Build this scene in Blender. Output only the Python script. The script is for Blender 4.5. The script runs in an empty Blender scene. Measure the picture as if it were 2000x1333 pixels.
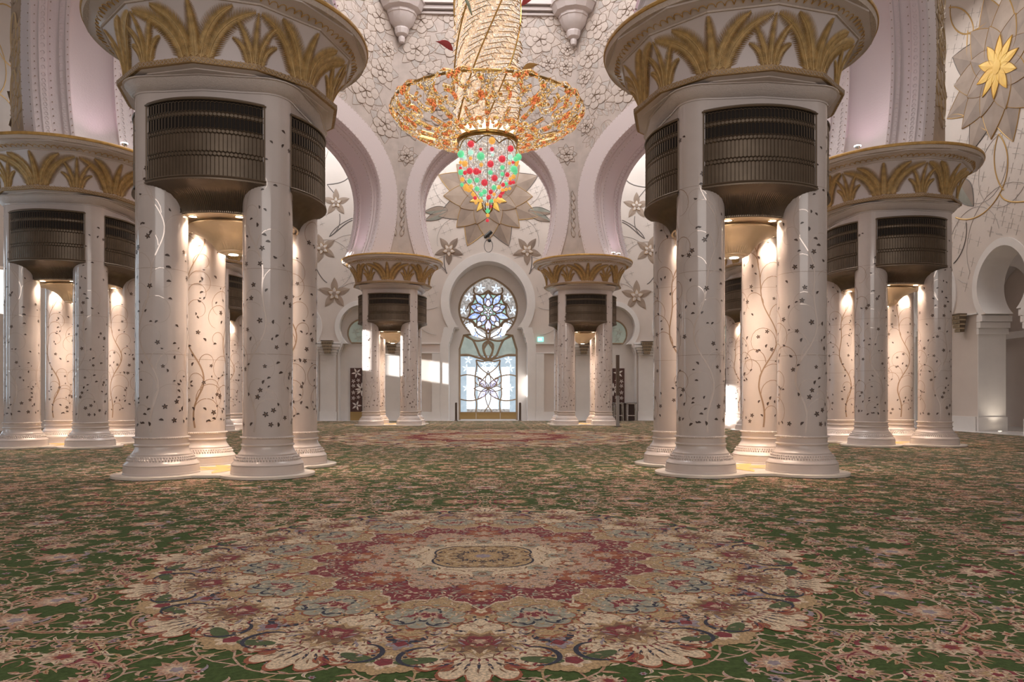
import bpy, math, random
import numpy as np
from mathutils import Vector, Matrix
PI = math.pi
C = bpy.context.scene.collection
SC = bpy.context.scene

# ------------------------------------------------------------------ camera, world, lights, exposure
YAW = 0.0305
cam_d = bpy.data.cameras.new('camera')
cam = bpy.data.objects.new('camera', cam_d); C.objects.link(cam)
cam.location = (0.0487, 0.0, 1.33)
cam.rotation_euler = (PI/2, 0, -YAW)
cam_d.sensor_width = 36.0
cam_d.lens = 36.0*1419.76/2000.0
cam_d.shift_x = 0.0008
cam_d.shift_y = (776.4-666.5)/2000.0
cam_d.clip_end = 300
SC.camera = cam

world = bpy.data.worlds.new('World'); SC.world = world
world.use_nodes = True
wb = world.node_tree.nodes['Background']
wb.inputs[0].default_value = (1.0, 0.89, 0.84, 1)
wb.inputs[1].default_value = 0.33

def add_light(name, typ, loc, energy, color=(1,1,1), rot=(0,0,0), size=1.0, size_y=None, spot=None, blend=0.5, spread=None):
    d = bpy.data.lights.new(name, typ); o = bpy.data.objects.new(name, d); C.objects.link(o)
    o.location = loc; o.rotation_euler = rot; d.energy = energy; d.color = color
    if typ == 'AREA':
        d.size = size
        if size_y: d.shape = 'RECTANGLE'; d.size_y = size_y
        if spread: d.spread = spread
    elif typ == 'SPOT':
        d.spot_size = spot; d.spot_blend = blend; d.shadow_soft_size = size
    elif typ == 'POINT':
        d.shadow_soft_size = size
    return o

# low sun from the left, entering through the openings of the left wall
SUND = Vector((1.0, 0.30, -0.151)).normalized()
sun = add_light('sun', 'SUN', (-30, 20, 12), 14.0, (1.0, 0.97, 0.93))
sun.rotation_euler = SUND.to_track_quat('-Z', 'Y').to_euler()
sun.data.angle = math.radians(0.5)
# daylight of the dome drum windows, high above the chandelier
add_light('dome_daylight', 'AREA', (0, 24.4, 25), 2450, (1.0, 0.95, 0.93), (0,0,0), 11, 11)
# added fill panels out of view, behind the camera and over the aisles
add_light('entrance_fill', 'AREA', (0, -7, 8), 480, (1.0, 0.93, 0.88), (math.radians(50),0,0), 14, 5)
add_light('aisle_fill', 'AREA', (0, 38.6, 17), 1600, (0.95, 0.97, 1.0), (0,0,0), 30, 3)
add_light('aisle_fill_right', 'AREA', (15.6, 26, 17), 460, (1.0, 0.96, 0.93), (0,0,0), 4, 16)

SC.view_settings.view_transform = 'Standard'
SC.view_settings.look = 'None'
SC.view_settings.gamma = 1.0
SC.view_settings.use_curve_mapping = False
SC.view_settings.exposure = 0.38

# ------------------------------------------------------------------ materials
def sock(nt, frm, to): nt.links.new(frm, to)
def mat(name, col, rough=0.5, metal=0.0, var=0.0, vscale=4.0, bump=0.0, bscale=30.0, emis=None, estr=0.0,
        btype='noise', coat=0.0, ior=None, col2=None, spec=None):
    m = bpy.data.materials.new(name); m.use_nodes = True
    nt = m.node_tree; b = nt.nodes['Principled BSDF']
    b.inputs['Base Color'].default_value = (*col, 1); b.inputs['Roughness'].default_value = rough
    b.inputs['Metallic'].default_value = metal
    if spec is not None: b.inputs['Specular IOR Level'].default_value = spec
    if coat: b.inputs['Coat Weight'].default_value = coat; b.inputs['Coat Roughness'].default_value = 0.05
    tc = None
    if var or bump or col2:
        tc = nt.nodes.new('ShaderNodeTexCoord')
    if var or col2:
        n = nt.nodes.new('ShaderNodeTexNoise'); n.inputs['Scale'].default_value = vscale; n.inputs['Detail'].default_value = 5
        sock(nt, tc.outputs['Object'], n.inputs['Vector'])
        r = nt.nodes.new('ShaderNodeValToRGB')
        c2 = col2 if col2 else tuple(min(1, c*(1+var)) for c in col)
        c1 = tuple(c*(1-var) for c in col)
        r.color_ramp.elements[0].position = 0.3; r.color_ramp.elements[1].position = 0.7
        r.color_ramp.elements[0].color = (*c1, 1); r.color_ramp.elements[1].color = (*c2, 1)
        sock(nt, n.outputs['Fac'], r.inputs['Fac']); sock(nt, r.outputs['Color'], b.inputs['Base Color'])
    if bump:
        bp = nt.nodes.new('ShaderNodeBump'); bp.inputs['Strength'].default_value = bump; bp.inputs['Distance'].default_value = 0.02
        if btype == 'noise':
            t = nt.nodes.new('ShaderNodeTexNoise'); t.inputs['Detail'].default_value = 4; out = t.outputs['Fac']
        elif btype == 'voronoi':
            t = nt.nodes.new('ShaderNodeTexVoronoi'); out = t.outputs['Distance']
        else:
            t = nt.nodes.new('ShaderNodeTexVoronoi'); t.feature = 'DISTANCE_TO_EDGE'; out = t.outputs['Distance']
        t.inputs['Scale'].default_value = bscale
        sock(nt, tc.outputs['Object'], t.inputs['Vector']); sock(nt, out, bp.inputs['Height']); sock(nt, bp.outputs['Normal'], b.inputs['Normal'])
    if emis:
        b.inputs['Emission Color'].default_value = (*emis, 1); b.inputs['Emission Strength'].default_value = estr
    return m

def sparkle(name, cols, scale, estr, base=(0.5,0.35,0.1), metal=0.6, rough=0.25, lo=0.15, patch=0.0):
    """cut crystal set in gilding: many small stones that glow from the lamps behind them; patch > 0 groups the colours in drifts"""
    m = bpy.data.materials.new(name); m.use_nodes = True; nt = m.node_tree; b = nt.nodes['Principled BSDF']
    tc = nt.nodes.new('ShaderNodeTexCoord'); v = nt.nodes.new('ShaderNodeTexVoronoi'); v.inputs['Scale'].default_value = scale
    sock(nt, tc.outputs['Object'], v.inputs['Vector'])
    n = nt.nodes.new('ShaderNodeTexNoise'); n.inputs['Scale'].default_value = 3.2; n.inputs['Detail'].default_value = 1
    sock(nt, tc.outputs['Object'], n.inputs['Vector'])
    sp = nt.nodes.new('ShaderNodeSeparateColor'); sock(nt, v.outputs['Color'], sp.inputs[0])
    m2 = nt.nodes.new('ShaderNodeMath'); m2.operation = 'MULTIPLY_ADD'; m2.inputs[1].default_value = 3.0*patch; m2.inputs[2].default_value = -1.0*patch
    sock(nt, n.outputs['Fac'], m2.inputs[0])
    mx = nt.nodes.new('ShaderNodeMath'); mx.operation = 'MULTIPLY_ADD'; mx.inputs[1].default_value = 1.0-0.75*patch
    sock(nt, sp.outputs[0], mx.inputs[0]); sock(nt, m2.outputs[0], mx.inputs[2])
    r = nt.nodes.new('ShaderNodeValToRGB'); r.color_ramp.interpolation = 'LINEAR' if patch else 'CONSTANT'
    els = r.color_ramp.elements
    while len(els) < len(cols): els.new(0.5)
    for i, c in enumerate(cols):
        els[i].position = i/len(cols); els[i].color = (*c, 1)
    sock(nt, mx.outputs[0], r.inputs['Fac'])
    e = nt.nodes.new('ShaderNodeMath'); e.operation = 'MULTIPLY_ADD'; e.inputs[1].default_value = estr; e.inputs[2].default_value = lo
    p = nt.nodes.new('ShaderNodeMath'); p.operation = 'POWER'; p.inputs[1].default_value = 2.0
    sock(nt, sp.outputs[1], p.inputs[0]); sock(nt, p.outputs[0], e.inputs[0])
    b.inputs['Base Color'].default_value = (*base, 1); b.inputs['Metallic'].default_value = metal; b.inputs['Roughness'].default_value = rough
    sock(nt, r.outputs['Color'], b.inputs['Emission Color']); sock(nt, e.outputs[0], b.inputs['Emission Strength'])
    return m

M = {}
M['marble'] = mat('polished_marble', (0.60,0.53,0.50), 0.13, var=0.05, vscale=2.0, coat=0.3)
M['marble_base'] = mat('carved_marble', (0.64,0.56,0.52), 0.22, var=0.04, vscale=3.0)
M['marble_carved'] = mat('patterned_marble', (0.62,0.54,0.50), 0.3, bump=0.35, bscale=55, btype='voronoi')
M['wall'] = mat('stone_wall', (0.62,0.54,0.485), 0.45, var=0.05, vscale=0.8, bump=0.06, bscale=12)
M['wall_low'] = mat('marble_dado', (0.72,0.68,0.65), 0.3, var=0.05, vscale=1.2)
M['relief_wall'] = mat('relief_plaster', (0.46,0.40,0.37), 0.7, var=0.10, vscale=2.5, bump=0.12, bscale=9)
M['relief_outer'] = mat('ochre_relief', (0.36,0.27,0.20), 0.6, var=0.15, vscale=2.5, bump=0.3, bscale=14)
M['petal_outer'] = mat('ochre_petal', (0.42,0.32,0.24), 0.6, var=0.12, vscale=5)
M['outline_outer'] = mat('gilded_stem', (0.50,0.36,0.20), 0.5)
M['petal'] = mat('plaster_petal', (0.50,0.435,0.395), 0.7, var=0.08, vscale=6)
M['petal_grey'] = mat('grey_plaster_petal', (0.42,0.385,0.365), 0.7, var=0.1, vscale=6)
M['outline'] = mat('tan_outline', (0.33,0.25,0.19), 0.6)
M['arch'] = mat('arch_plaster', (0.62,0.55,0.56), 0.5, bump=0.12, bscale=22, btype='voronoi')
M['arch_ring'] = mat('arch_facing', (0.60,0.55,0.55), 0.55, bump=0.18, bscale=14, btype='voronoi')
M['gold'] = mat('gilding', (0.52,0.31,0.09), 0.42, 0.35, var=0.2, vscale=8)
M['gold_line'] = mat('gilded_line', (0.50,0.30,0.09), 0.4, 0.4)
M['gold_band'] = mat('gilded_carved_band', (0.42,0.27,0.12), 0.5, 0.25, bump=0.6, bscale=16, btype='voronoi')
M['frond'] = mat('gilded_frond', (0.54,0.37,0.16), 0.5, 0.15, var=0.22, vscale=12)
M['frond_bed'] = mat('gilded_ground', (0.36,0.22,0.09), 0.55, 0.2, bump=0.4, bscale=40)
M['capital'] = mat('capital_plaster', (0.66,0.59,0.58), 0.5)
M['capital_trim'] = mat('capital_trim', (0.58,0.49,0.42), 0.5, bump=0.7, bscale=18, btype='edge')
M['bronze'] = mat('bronze_panel', (0.145,0.108,0.075), 0.40, 0.5, var=0.12, vscale=6)
M['bronze_line'] = mat('bronze_ridge', (0.19,0.142,0.10), 0.4, 0.5)
M['vent_shade'] = mat('vent_shade_sheet', (0.012,0.007,0.004), 0.8)
M['brass'] = mat('brass_bell', (0.62,0.51,0.36), 0.34, 0.45)
M['soffit'] = mat('cream_soffit', (0.72,0.58,0.42), 0.35, 0.2)
M['inlay_dark'] = mat('dark_stone_inlay', (0.075,0.05,0.04), 0.3, var=0.3, vscale=30)
M['inlay_tan'] = mat('vine_inlay', (0.33,0.225,0.155), 0.25)
M['inlay_pearl'] = mat('pearl_inlay', (0.70,0.60,0.54), 0.08, 0.3)
M['lamp'] = mat('downlight_glow', (1,0.9,0.75), 0.4, emis=(1.0,0.85,0.65), estr=14)
M['lamp_white'] = mat('white_lamp_glow', (1,1,1), 0.4, emis=(1.0,0.93,0.9), estr=8)
M['pad'] = mat('white_marble_pad', (0.78,0.70,0.62), 0.2, var=0.03)
M['gold_inlay'] = mat('yellow_stone_inlay', (0.75,0.5,0.14), 0.25)
M['floor'] = mat('white_marble_floor', (0.66,0.63,0.61), 0.15)
M['black'] = mat('black_plastic', (0.012,0.012,0.012), 0.4)
M['chrome'] = mat('chrome', (0.75,0.75,0.75), 0.15, 1.0)
M['dark_bronze'] = mat('dark_bronze_post', (0.12,0.085,0.065), 0.4, 0.5)
M['door'] = mat('brown_door', (0.085,0.035,0.028), 0.4, var=0.15)
M['door_flower'] = mat('pale_door_flower', (0.72,0.66,0.62), 0.4)
M['brass_panel'] = mat('brass_kick_panel', (0.38,0.25,0.10), 0.38, 0.5)
M['tracery'] = mat('bronze_tracery', (0.34,0.25,0.165), 0.5, 0.1)
M['dark_wood'] = mat('dark_wood', (0.05,0.028,0.022), 0.5)
M['seat_grey'] = mat('stool_pad', (0.25,0.23,0.22), 0.6)

# ------------------------------------------------------------------ mesh builder
class MB:
    def __init__(s): s.v = []; s.f = []; s.m = []
    def add(s, vs, fs, m=0):
        o = len(s.v); s.v.extend([tuple(p) for p in vs])
        for f in fs: s.f.append(tuple(i+o for i in f)); s.m.append(m)
    def box(s, c, d, m=0, rz=0.0):
        x,y,z = d[0]/2, d[1]/2, d[2]/2; ca, sa = math.cos(rz), math.sin(rz)
        vs = []
        for sx,sy,sz in ((-1,-1,-1),(1,-1,-1),(1,1,-1),(-1,1,-1),(-1,-1,1),(1,-1,1),(1,1,1),(-1,1,1)):
            px, py = sx*x, sy*y
            vs.append((c[0]+px*ca-py*sa, c[1]+px*sa+py*ca, c[2]+sz*z))
        s.add(vs, [(0,3,2,1),(4,5,6,7),(0,1,5,4),(1,2,6,5),(2,3,7,6),(3,0,4,7)], m)
    def lathe(s, prof, n=48, c=(0,0), a0=0.0, a1=2*PI, m=0, wave=None, close=True, cap0=False, cap1=False):
        full = abs(a1-a0-2*PI) < 1e-6
        k = n if full else n+1
        vs = []
        for (r,z) in prof:
            for i in range(k):
                a = a0+(a1-a0)*i/n
                rr = r + (wave(i) if wave else 0)
                vs.append((c[0]+rr*math.sin(a), c[1]-rr*math.cos(a), z))
        fs = []
        for j in range(len(prof)-1):
            for i in range(n):
                i2 = (i+1) % k
                fs.append((j*k+i, j*k+i2, (j+1)*k+i2, (j+1)*k+i))
        if cap0: fs.append(tuple(range(k))[::-1])
        if cap1: fs.append(tuple(range((len(prof)-1)*k, len(prof)*k)))
        s.add(vs, fs, m)
    def tube(s, path, r, n=6, m=0, closed=False, taper=None, flat=None):
        P = [Vector(p) for p in path]; N = len(P)
        if N < 2: return
        vs = []; up = Vector((0.13,0.21,0.97)).normalized()
        for i in range(N):
            if closed: t = P[(i+1)%N]-P[i-1]
            else: t = P[min(i+1,N-1)]-P[max(i-1,0)]
            if t.length < 1e-9: t = Vector((0,0,1))
            t.normalize()
            a = t.cross(up)
            if a.length < 1e-3: a = t.cross(Vector((1,0,0)))
            a.normalize(); b = a.cross(t).normalized()
            rr = r*(taper(i/(N-1)) if taper else 1.0)
            for k in range(n):
                q = 2*PI*k/n
                vs.append(P[i]+a*(rr*math.cos(q))+b*(rr*math.sin(q)))
        fs = []
        M_ = N if closed else N-1
        for i in range(M_):
            j = (i+1) % N
            for k in range(n):
                k2 = (k+1) % n
                fs.append((i*n+k, i*n+k2, j*n+k2, j*n+k))
        if not closed:
            fs.append(tuple(range(n))[::-1]); fs.append(tuple((N-1)*n+k for k in range(n)))
        s.add(vs, fs, m)
    def sphere(s, c, r, u=10, v=6, m=0, sc=(1,1,1)):
        vs = [(c[0],c[1],c[2]+r*sc[2])]
        for j in range(1, v):
            t = PI*j/v
            for i in range(u):
                a = 2*PI*i/u
                vs.append((c[0]+r*sc[0]*math.sin(t)*math.cos(a), c[1]+r*sc[1]*math.sin(t)*math.sin(a), c[2]+r*sc[2]*math.cos(t)))
        vs.append((c[0],c[1],c[2]-r*sc[2])); L = len(vs)-1
        fs = [(0, 1+i, 1+(i+1)%u) for i in range(u)]
        for j in range(v-2):
            for i in range(u):
                a = 1+j*u+i; b = 1+j*u+(i+1)%u
                fs.append((a, a+u, b+u, b))
        fs += [(L, 1+(v-2)*u+(i+1)%u, 1+(v-2)*u+i) for i in range(u)]
        s.add(vs, fs, m)
    def loft(s, loops, m=0, closed=True, cap0=False, cap1=False):
        k = len(loops[0]); vs = [p for L in loops for p in L]; fs = []
        for j in range(len(loops)-1):
            for i in range(k if closed else k-1):
                i2 = (i+1) % k
                fs.append((j*k+i, j*k+i2, (j+1)*k+i2, (j+1)*k+i))
        if cap0: fs.append(tuple(range(k))[::-1])
        if cap1: fs.append(tuple(range((len(loops)-1)*k, len(loops)*k)))
        s.add(vs, fs, m)
    def build(s, name, mats, parent=None, smooth=None):
        me = bpy.data.meshes.new(name)
        me.from_pydata(s.v, [], s.f)
        for mm in (mats if isinstance(mats, (list,tuple)) else [mats]): me.materials.append(mm)
        me.polygons.foreach_set('material_index', s.m)
        if smooth:
            me.polygons.foreach_set('use_smooth', [True]*len(me.polygons))
            me.set_sharp_from_angle(angle=math.radians(smooth))
        me.update()
        o = bpy.data.objects.new(name, me); C.objects.link(o)
        if parent: o.parent = parent
        return o

def thing(name, label, cat, loc=(0,0,0), rz=0, group=None):
    o = bpy.data.objects.new(name, None); C.objects.link(o)
    o.empty_display_size = 0.2
    o.location = loc; o.rotation_euler = (0,0,rz); o['label'] = label; o['category'] = cat
    if group: o['group'] = group
    return o
def tag(o, label, cat, group=None, kind=None):
    o['label'] = label; o['category'] = cat
    if group: o['group'] = group
    if kind: o['kind'] = kind
    return o
def struct(o): o['kind'] = 'structure'; return o
def copy_tree(o, parent=None):
    c = o.copy(); C.objects.link(c)
    if parent: c.parent = parent
    for ch in list(o.children): copy_tree(ch, c)
    return c

def bez(p0, p1, p2, n=10):
    return [tuple((1-t)**2*a+2*t*(1-t)*b+t*t*c for a,b,c in zip(p0,p1,p2)) for t in [i/n for i in range(n+1)]]
def bez3(p0, p1, p2, p3, n=12):
    return [tuple((1-t)**3*a+3*t*(1-t)**2*b+3*t*t*(1-t)*c+t**3*d for a,b,c,d in zip(p0,p1,p2,p3)) for t in [i/n for i in range(n+1)]]
def petal_pts(L, W, n=10, tip=1.6):
    """outline half-widths of a petal of length L"""
    return [(L*t, W*(max(0.0,math.sin(PI*t**0.85))**0.9)*(1-0.15*t)) for t in [i/n for i in range(n+1)]]

# planar frame: origin O, axes U (along the wall), V (up), N (out of the wall)
class Frame:
    def __init__(s, O, U, V, N): s.O=Vector(O); s.U=Vector(U); s.V=Vector(V); s.N=Vector(N)
    def p(s, u, v, n=0.0): return tuple(s.O + s.U*u + s.V*v + s.N*n)

CLIP = [None]      # areas of openings that wall lines must not cross
def flat_strip(mb, fr, path, w, n, m, taper=None):
    """a low ridge following a path on a wall"""
    if CLIP[0]:
        run = []
        for p in list(path)+[None]:
            if p is not None and not CLIP[0](*p): run.append(p)
            else:
                if len(run) > 1: flat_run(mb, fr, run, w, n, m, taper)
                run = []
        return
    flat_run(mb, fr, path, w, n, m, taper)
def flat_run(mb, fr, path, w, n, m, taper=None):
    k = len(path); vs = []; 
    for i,(u,v) in enumerate(path):
        a = path[min(i+1,k-1)]; b = path[max(i-1,0)]
        du, dv = a[0]-b[0], a[1]-b[1]; L = math.hypot(du,dv) or 1
        nx, nz = -dv/L, du/L
        ww = w*(taper(i/(k-1)) if taper else 1)
        vs += [fr.p(u+nx*ww, v+nz*ww, n*0.3), fr.p(u, v, n), fr.p(u-nx*ww, v-nz*ww, n*0.3)]
    fs = []
    for i in range(k-1):
        a = 3*i
        fs += [(a,a+1,a+4,a+3), (a+1,a+2,a+5,a+4)]
    mb.add(vs, fs, m)
def wall_petal(mb, fr, cu, cv, ang, L, W, n, m, mo=None, r0=0.0, ow=0.02, ridge=0.03, asym=None, rnd_=False):
    ca, sa = math.cos(ang), math.sin(ang)
    T = lambda x,y: (cu+ca*(x+r0)-sa*y, cv+sa*(x+r0)+ca*y)
    pts = petal_pts(L, W) if not rnd_ else [(L*t, W*max(0.0,math.sin(PI*t**1.55))**0.8) for t in [i/11 for i in range(12)]]
    k = len(pts); vs = []
    for (x,w) in pts:
        for q,h in ((w,0),(0,ridge),(-w,0)):
            u,v = T(x,q); vs.append(fr.p(u,v,n+h))
    fs1 = []; fs2 = []
    for i in range(k-1):
        a = 3*i
        fs1.append((a,a+1,a+4,a+3)); fs2.append((a+1,a+2,a+5,a+4))
    mb.add(vs, fs1, m); mb.add(vs, fs2, asym if asym is not None else m)
    if mo is not None:
        out = [T(x,w) for x,w in pts] + [T(x,-w) for x,w in pts[::-1]]
        flat_strip(mb, fr, out, ow, n+ridge*0.5+0.008, mo)

# ------------------------------------------------------------------ column cluster
SP = 0.88      # column offset from the cluster's centre
RS = 0.404

def column_shaft(seed, parent):
    rnd = random.Random(seed)
    mb = MB()
    H0, H1 = 0.66, 6.28
    mb.lathe([(RS,H0),(RS,1.7),(RS,1.705),(RS,3.1),(RS,3.105),(RS,4.6),(RS,4.605),(RS,H1)], 48, m=0)
    # thin joints between the drums
    for zj in (2.02, 3.42, 4.84): mb.lathe([(RS+0.0008,zj-0.003),(RS+0.0008,zj+0.003)], 48, m=3)
    def S(a, z, h=0.0022): return ((RS+h)*math.sin(a), -(RS+h)*math.cos(a), z)
    def strip(path, w, m, h=0.002, taper=None):
        k = len(path); vs = []
        for i,(a,z) in enumerate(path):
            p = path[min(i+1,k-1)]; q = path[max(i-1,0)]
            da, dz = (p[0]-q[0])*RS, p[1]-q[1]; L = math.hypot(da,dz) or 1
            ww = w*(taper(i/(k-1)) if taper else 1)
            vs += [S(a-dz/L*ww/RS, z+da/L*ww, h), S(a+dz/L*ww/RS, z-da/L*ww, h)]
        mb.add(vs, [(2*i,2*i+1,2*i+3,2*i+2) for i in range(k-1)], m)
    def leaf(a, z, ang, L, m=1):
        ca, sa = math.cos(ang), math.sin(ang); k = 6
        vs = []
        for i in range(k+1):
            t = i/k; x = L*(t-0.5); w = 0.24*L*math.sin(PI*t)**0.8; bend = 0.15*L*math.sin(PI*t)
            for q in (w+bend, -w+bend):
                vs.append(S(a+(x*ca-q*sa)/RS, z+x*sa+q*ca, 0.003))
        mb.add(vs, [(2*i,2*i+1,2*i+3,2*i+2) for i in range(k)], m)
    def star(a, z, R, m=1):
        r0 = rnd.random()*6
        for j in range(5):
            ang = r0+j*2*PI/5
            vs = []
            for (x,w) in ((0.08,0.08),(0.45,0.26),(0.75,0.2),(1.0,0.0)):
                for q in ((w,),(-w,)):
                    X = x*R; Q = q[0]*R
                    vs.append(S(a+(X*math.cos(ang)-Q*math.sin(ang))/RS, z+X*math.sin(ang)+Q*math.cos(ang), 0.0032))
            mb.add(vs, [(0,1,3,2),(2,3,5,4),(4,5,7,6)], m)
        vs = [S(a,z,0.0036)]+[S(a+0.2*R*math.cos(q)/RS, z+0.2*R*math.sin(q), 0.0036) for q in [k*PI/3 for k in range(6)]]
        mb.add(vs, [(0,1+k,1+(k+1)%6) for k in range(6)], 2)
    # vines: 3 stems that climb and curl, with side tendrils
    for s_ in range(3):
        a0 = s_*2*PI/3 + rnd.uniform(-0.3,0.3)
        top = rnd.uniform(4.3, 5.6); path = []; ph = rnd.random()*6; z = 0.74
        f1 = rnd.uniform(1.9,2.5)
        while z < top:
            g = min(1, (z-0.7)/0.8)
            path.append((a0+0.42*g*math.sin(ph+z*f1)+0.14*math.sin(z*5.1+ph), z)); z += 0.06
        vine_tone = 4 if seed < 25 and s_ < 2 else 2  # light put into vine colour: pearl on shaded front columns, tan on lit back
        strip(path, 0.013, vine_tone, 0.0018, lambda t: 1.25-0.75*t)
        i = 4
        while i < len(path)-6:
            a,z = path[i]; sd = rnd.choice((-1,1)); L = rnd.uniform(0.22,0.5)
            pts = []
            Rc = L*0.62; cu, cv = a+sd*Rc/RS, z+0.10*L
            for t in [k/14 for k in range(15)]:
                th = PI - t*(4.2+0.6*math.sin(L*50)); rr = Rc*(1-0.45*t*t)
                pts.append((cu+sd*rr*math.cos(th)/RS, cv+rr*math.sin(th)*1.15))
            strip(pts, 0.0062, vine_tone, 0.0016, lambda t: 1.1-0.7*t)
            e = pts[-1]
            dens = 1 if z < 2.6 else 0.55
            if rnd.random() < dens:
                if rnd.random() < 0.3: star(e[0], e[1], rnd.uniform(0.035,0.048))
                else: leaf(e[0], e[1], rnd.uniform(0,PI), rnd.uniform(0.055,0.08))
            if rnd.random() < 0.6: leaf(pts[6][0], pts[6][1]+0.05, rnd.uniform(0,PI), rnd.uniform(0.045,0.065))
            i += rnd.choice((3,4,5,6))
    # loose blossoms and leaves, thicker towards the foot of the vine
    placed = []
    for k in range(150):
        z = 0.85 + (rnd.random()**1.7)*4.9; a = rnd.random()*2*PI
        if any(math.hypot((a-b)*RS, z-y) < 0.10 for b,y in placed): continue
        placed.append((a,z))
        if rnd.random() < 0.27: star(a, z, rnd.uniform(0.04,0.055))
        else: leaf(a, z, rnd.uniform(-PI/2,PI/2), rnd.uniform(0.06,0.085))
    return mb.build('column', [M['marble'], M['inlay_dark'], M['inlay_tan'], M['outline'], M['inlay_pearl']], parent, 40)

def column_base(parent):
    mb = MB()
    prof = [(RS+0.0,0.665),(0.425,0.66),(0.432,0.645),(0.425,0.63),(0.412,0.622),(0.41,0.545),(0.425,0.54),(0.434,0.522),(0.425,0.505),(0.412,0.50),
            (0.418,0.455),(0.44,0.415),(0.462,0.385),(0.47,0.38),(0.475,0.365),(0.468,0.36),(0.50,0.315),(0.53,0.262),(0.537,0.258),(0.548,0.245),(0.556,0.240),(0.575,0.215),
            (0.583,0.205),(0.583,0.195),(0.572,0.19),(0.586,0.18),(0.590,0.075),(0.594,0.07),(0.597,0.02),(0.597,0.02)]
    mb.lathe(prof, 56, m=0)
    # rope and lozenge carving
    for i in range(72):
        a = 2*PI*i/72
        mb.sphere((0.434*math.sin(a), -0.434*math.cos(a), 0.645), 0.011, 5, 4, 1)
        mb.sphere((0.526*math.sin(a), -0.526*math.cos(a), 0.285), 0.017, 4, 3, 1, (1,1,1.3))
        mb.sphere((0.503*math.sin(a+0.04), -0.503*math.cos(a+0.04), 0.325), 0.014, 4, 3, 1, (1,1,1.3))
    return mb.build('base', [M['marble_base'], M['marble_base']], parent, 35)

def R12(phi, Rv, n=12, off=0.0):
    st = 2*PI/n
    x = ((phi-off) % st) - st/2
    return Rv*math.cos(st/2)/math.cos(x)
def body_loop(off, z, bul=0.10):
    """square of four columns with round corners and slightly pointed faces"""
    pts = []
    r = RS+off
    for q in range(4):
        ang0 = q*PI/2
        face = []
        for t in (-0.8,-0.4,0.0,0.4,0.8):
            face.append((t*SP*0.9, -(SP+r)-bul*(1-abs(t))))
        corner = []
        for k in range(7):
            a = (k/6)*PI/2
            corner.append((SP+r*math.sin(a), -SP-r*math.cos(a)))
        for (x,y) in face+corner:
            ca, sa = math.cos(ang0), math.sin(ang0)
            pts.append((x*ca-y*sa, x*sa+y*ca, z))
    return pts

BZ0, BZ1 = 6.64, 7.43
def bellR(t):
    t = max(0.0, t); return 1.74 + 0.05*t + 0.27*t**2.3
def bell_pt(phi, t, h=0.0):
    R = R12(phi, bellR(t)) + h
    return (R*math.sin(phi), -R*math.cos(phi), BZ0+(BZ1-BZ0)*t)

def palm(kind, parent, name='palm_frond'):
    mb = MB()
    def frond(p0, p1, p2, wid, n=20, h=0.016):
        path = bez(p0, p1, p2, n)
        # soft bed under the leaflets
        vs = []
        for i,(u,t) in enumerate(path):
            s = i/n; w = wid*0.42*(math.sin(PI*min(1,0.42+0.58*s))**0.7)*(1-s*0.5)
            a = path[min(i+1,n)]; b = path[max(i-1,0)]
            du, dt = (a[0]-b[0])*1.9, (a[1]-b[1])*0.8; L = math.hypot(du,dt) or 1
            for q in (1,-1): vs.append(bell_pt(u-q*dt/L*w/1.9, t+q*du/L*w/0.8, 0.006))
        mb.add(vs, [(2*i,2*i+1,2*i+3,2*i+2) for i in range(n)], 1)
        mb.tube([bell_pt(u,t,h) for u,t in path], 0.011, 5, 0, taper=lambda s: 1.15-0.7*s)
        k = n*2
        for i in range(1, k):
            s = i/k; u = path[0][0]; j = s*n; i0 = int(j); fr = j-i0
            A = path[i0]; B = path[min(i0+1,n)]
            u = A[0]+(B[0]-A[0])*fr; t = A[1]+(B[1]-A[1])*fr
            du, dt = (B[0]-A[0])*1.9, (B[1]-A[1])*0.8
            if i0 >= n: continue
            L = math.hypot(du,dt) or 1; du/=L; dt/=L
            w = wid*(math.sin(PI*min(1,0.42+0.58*s))**0.42)*(1-0.12*s)
            for q in (1,-1):
                # leaflet direction: sideways and forwards
                dx = -q*dt*0.86+du*0.5; dz = q*du*0.86+dt*0.5
                bx, bz = du*0.012, dt*0.012
                tu, tt = u+dx*w/1.9, min(0.985, max(0.0, t+dz*w/0.8))
                mb.add([bell_pt(u-bx/1.9, t-bz/0.8, 0.008), bell_pt((u+tu)/2, (t+tt)/2, 0.026), bell_pt(tu, tt, 0.008), bell_pt(u+bx/1.9, t+bz/0.8, 0.010)],
                       [(0,1,2),(0,3,1),(3,2,1)], 0)
    if kind == 'big':
        for q in (1,-1):
            frond((q*0.115,0.0),(q*0.19,0.72),(q*0.505,0.89), 0.225, 26)
            frond((q*0.055,0.0),(q*0.09,0.70),(q*0.33,0.955), 0.20, 26)
        frond((0,0.0),(0,0.4),(0,0.96), 0.19, 24)
    else:
        for q in (1,-1):
            frond((q*0.065,0.0),(q*0.08,0.36),(q*0.20,0.45), 0.11, 12)
            frond((q*0.03,0.0),(q*0.05,0.48),(q*0.165,0.76), 0.13, 16)
        frond((0,0.0),(0,0.4),(0,0.90), 0.125, 18)
    return mb.build(name, [M['frond'], M['frond_bed']], parent, 30)

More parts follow.
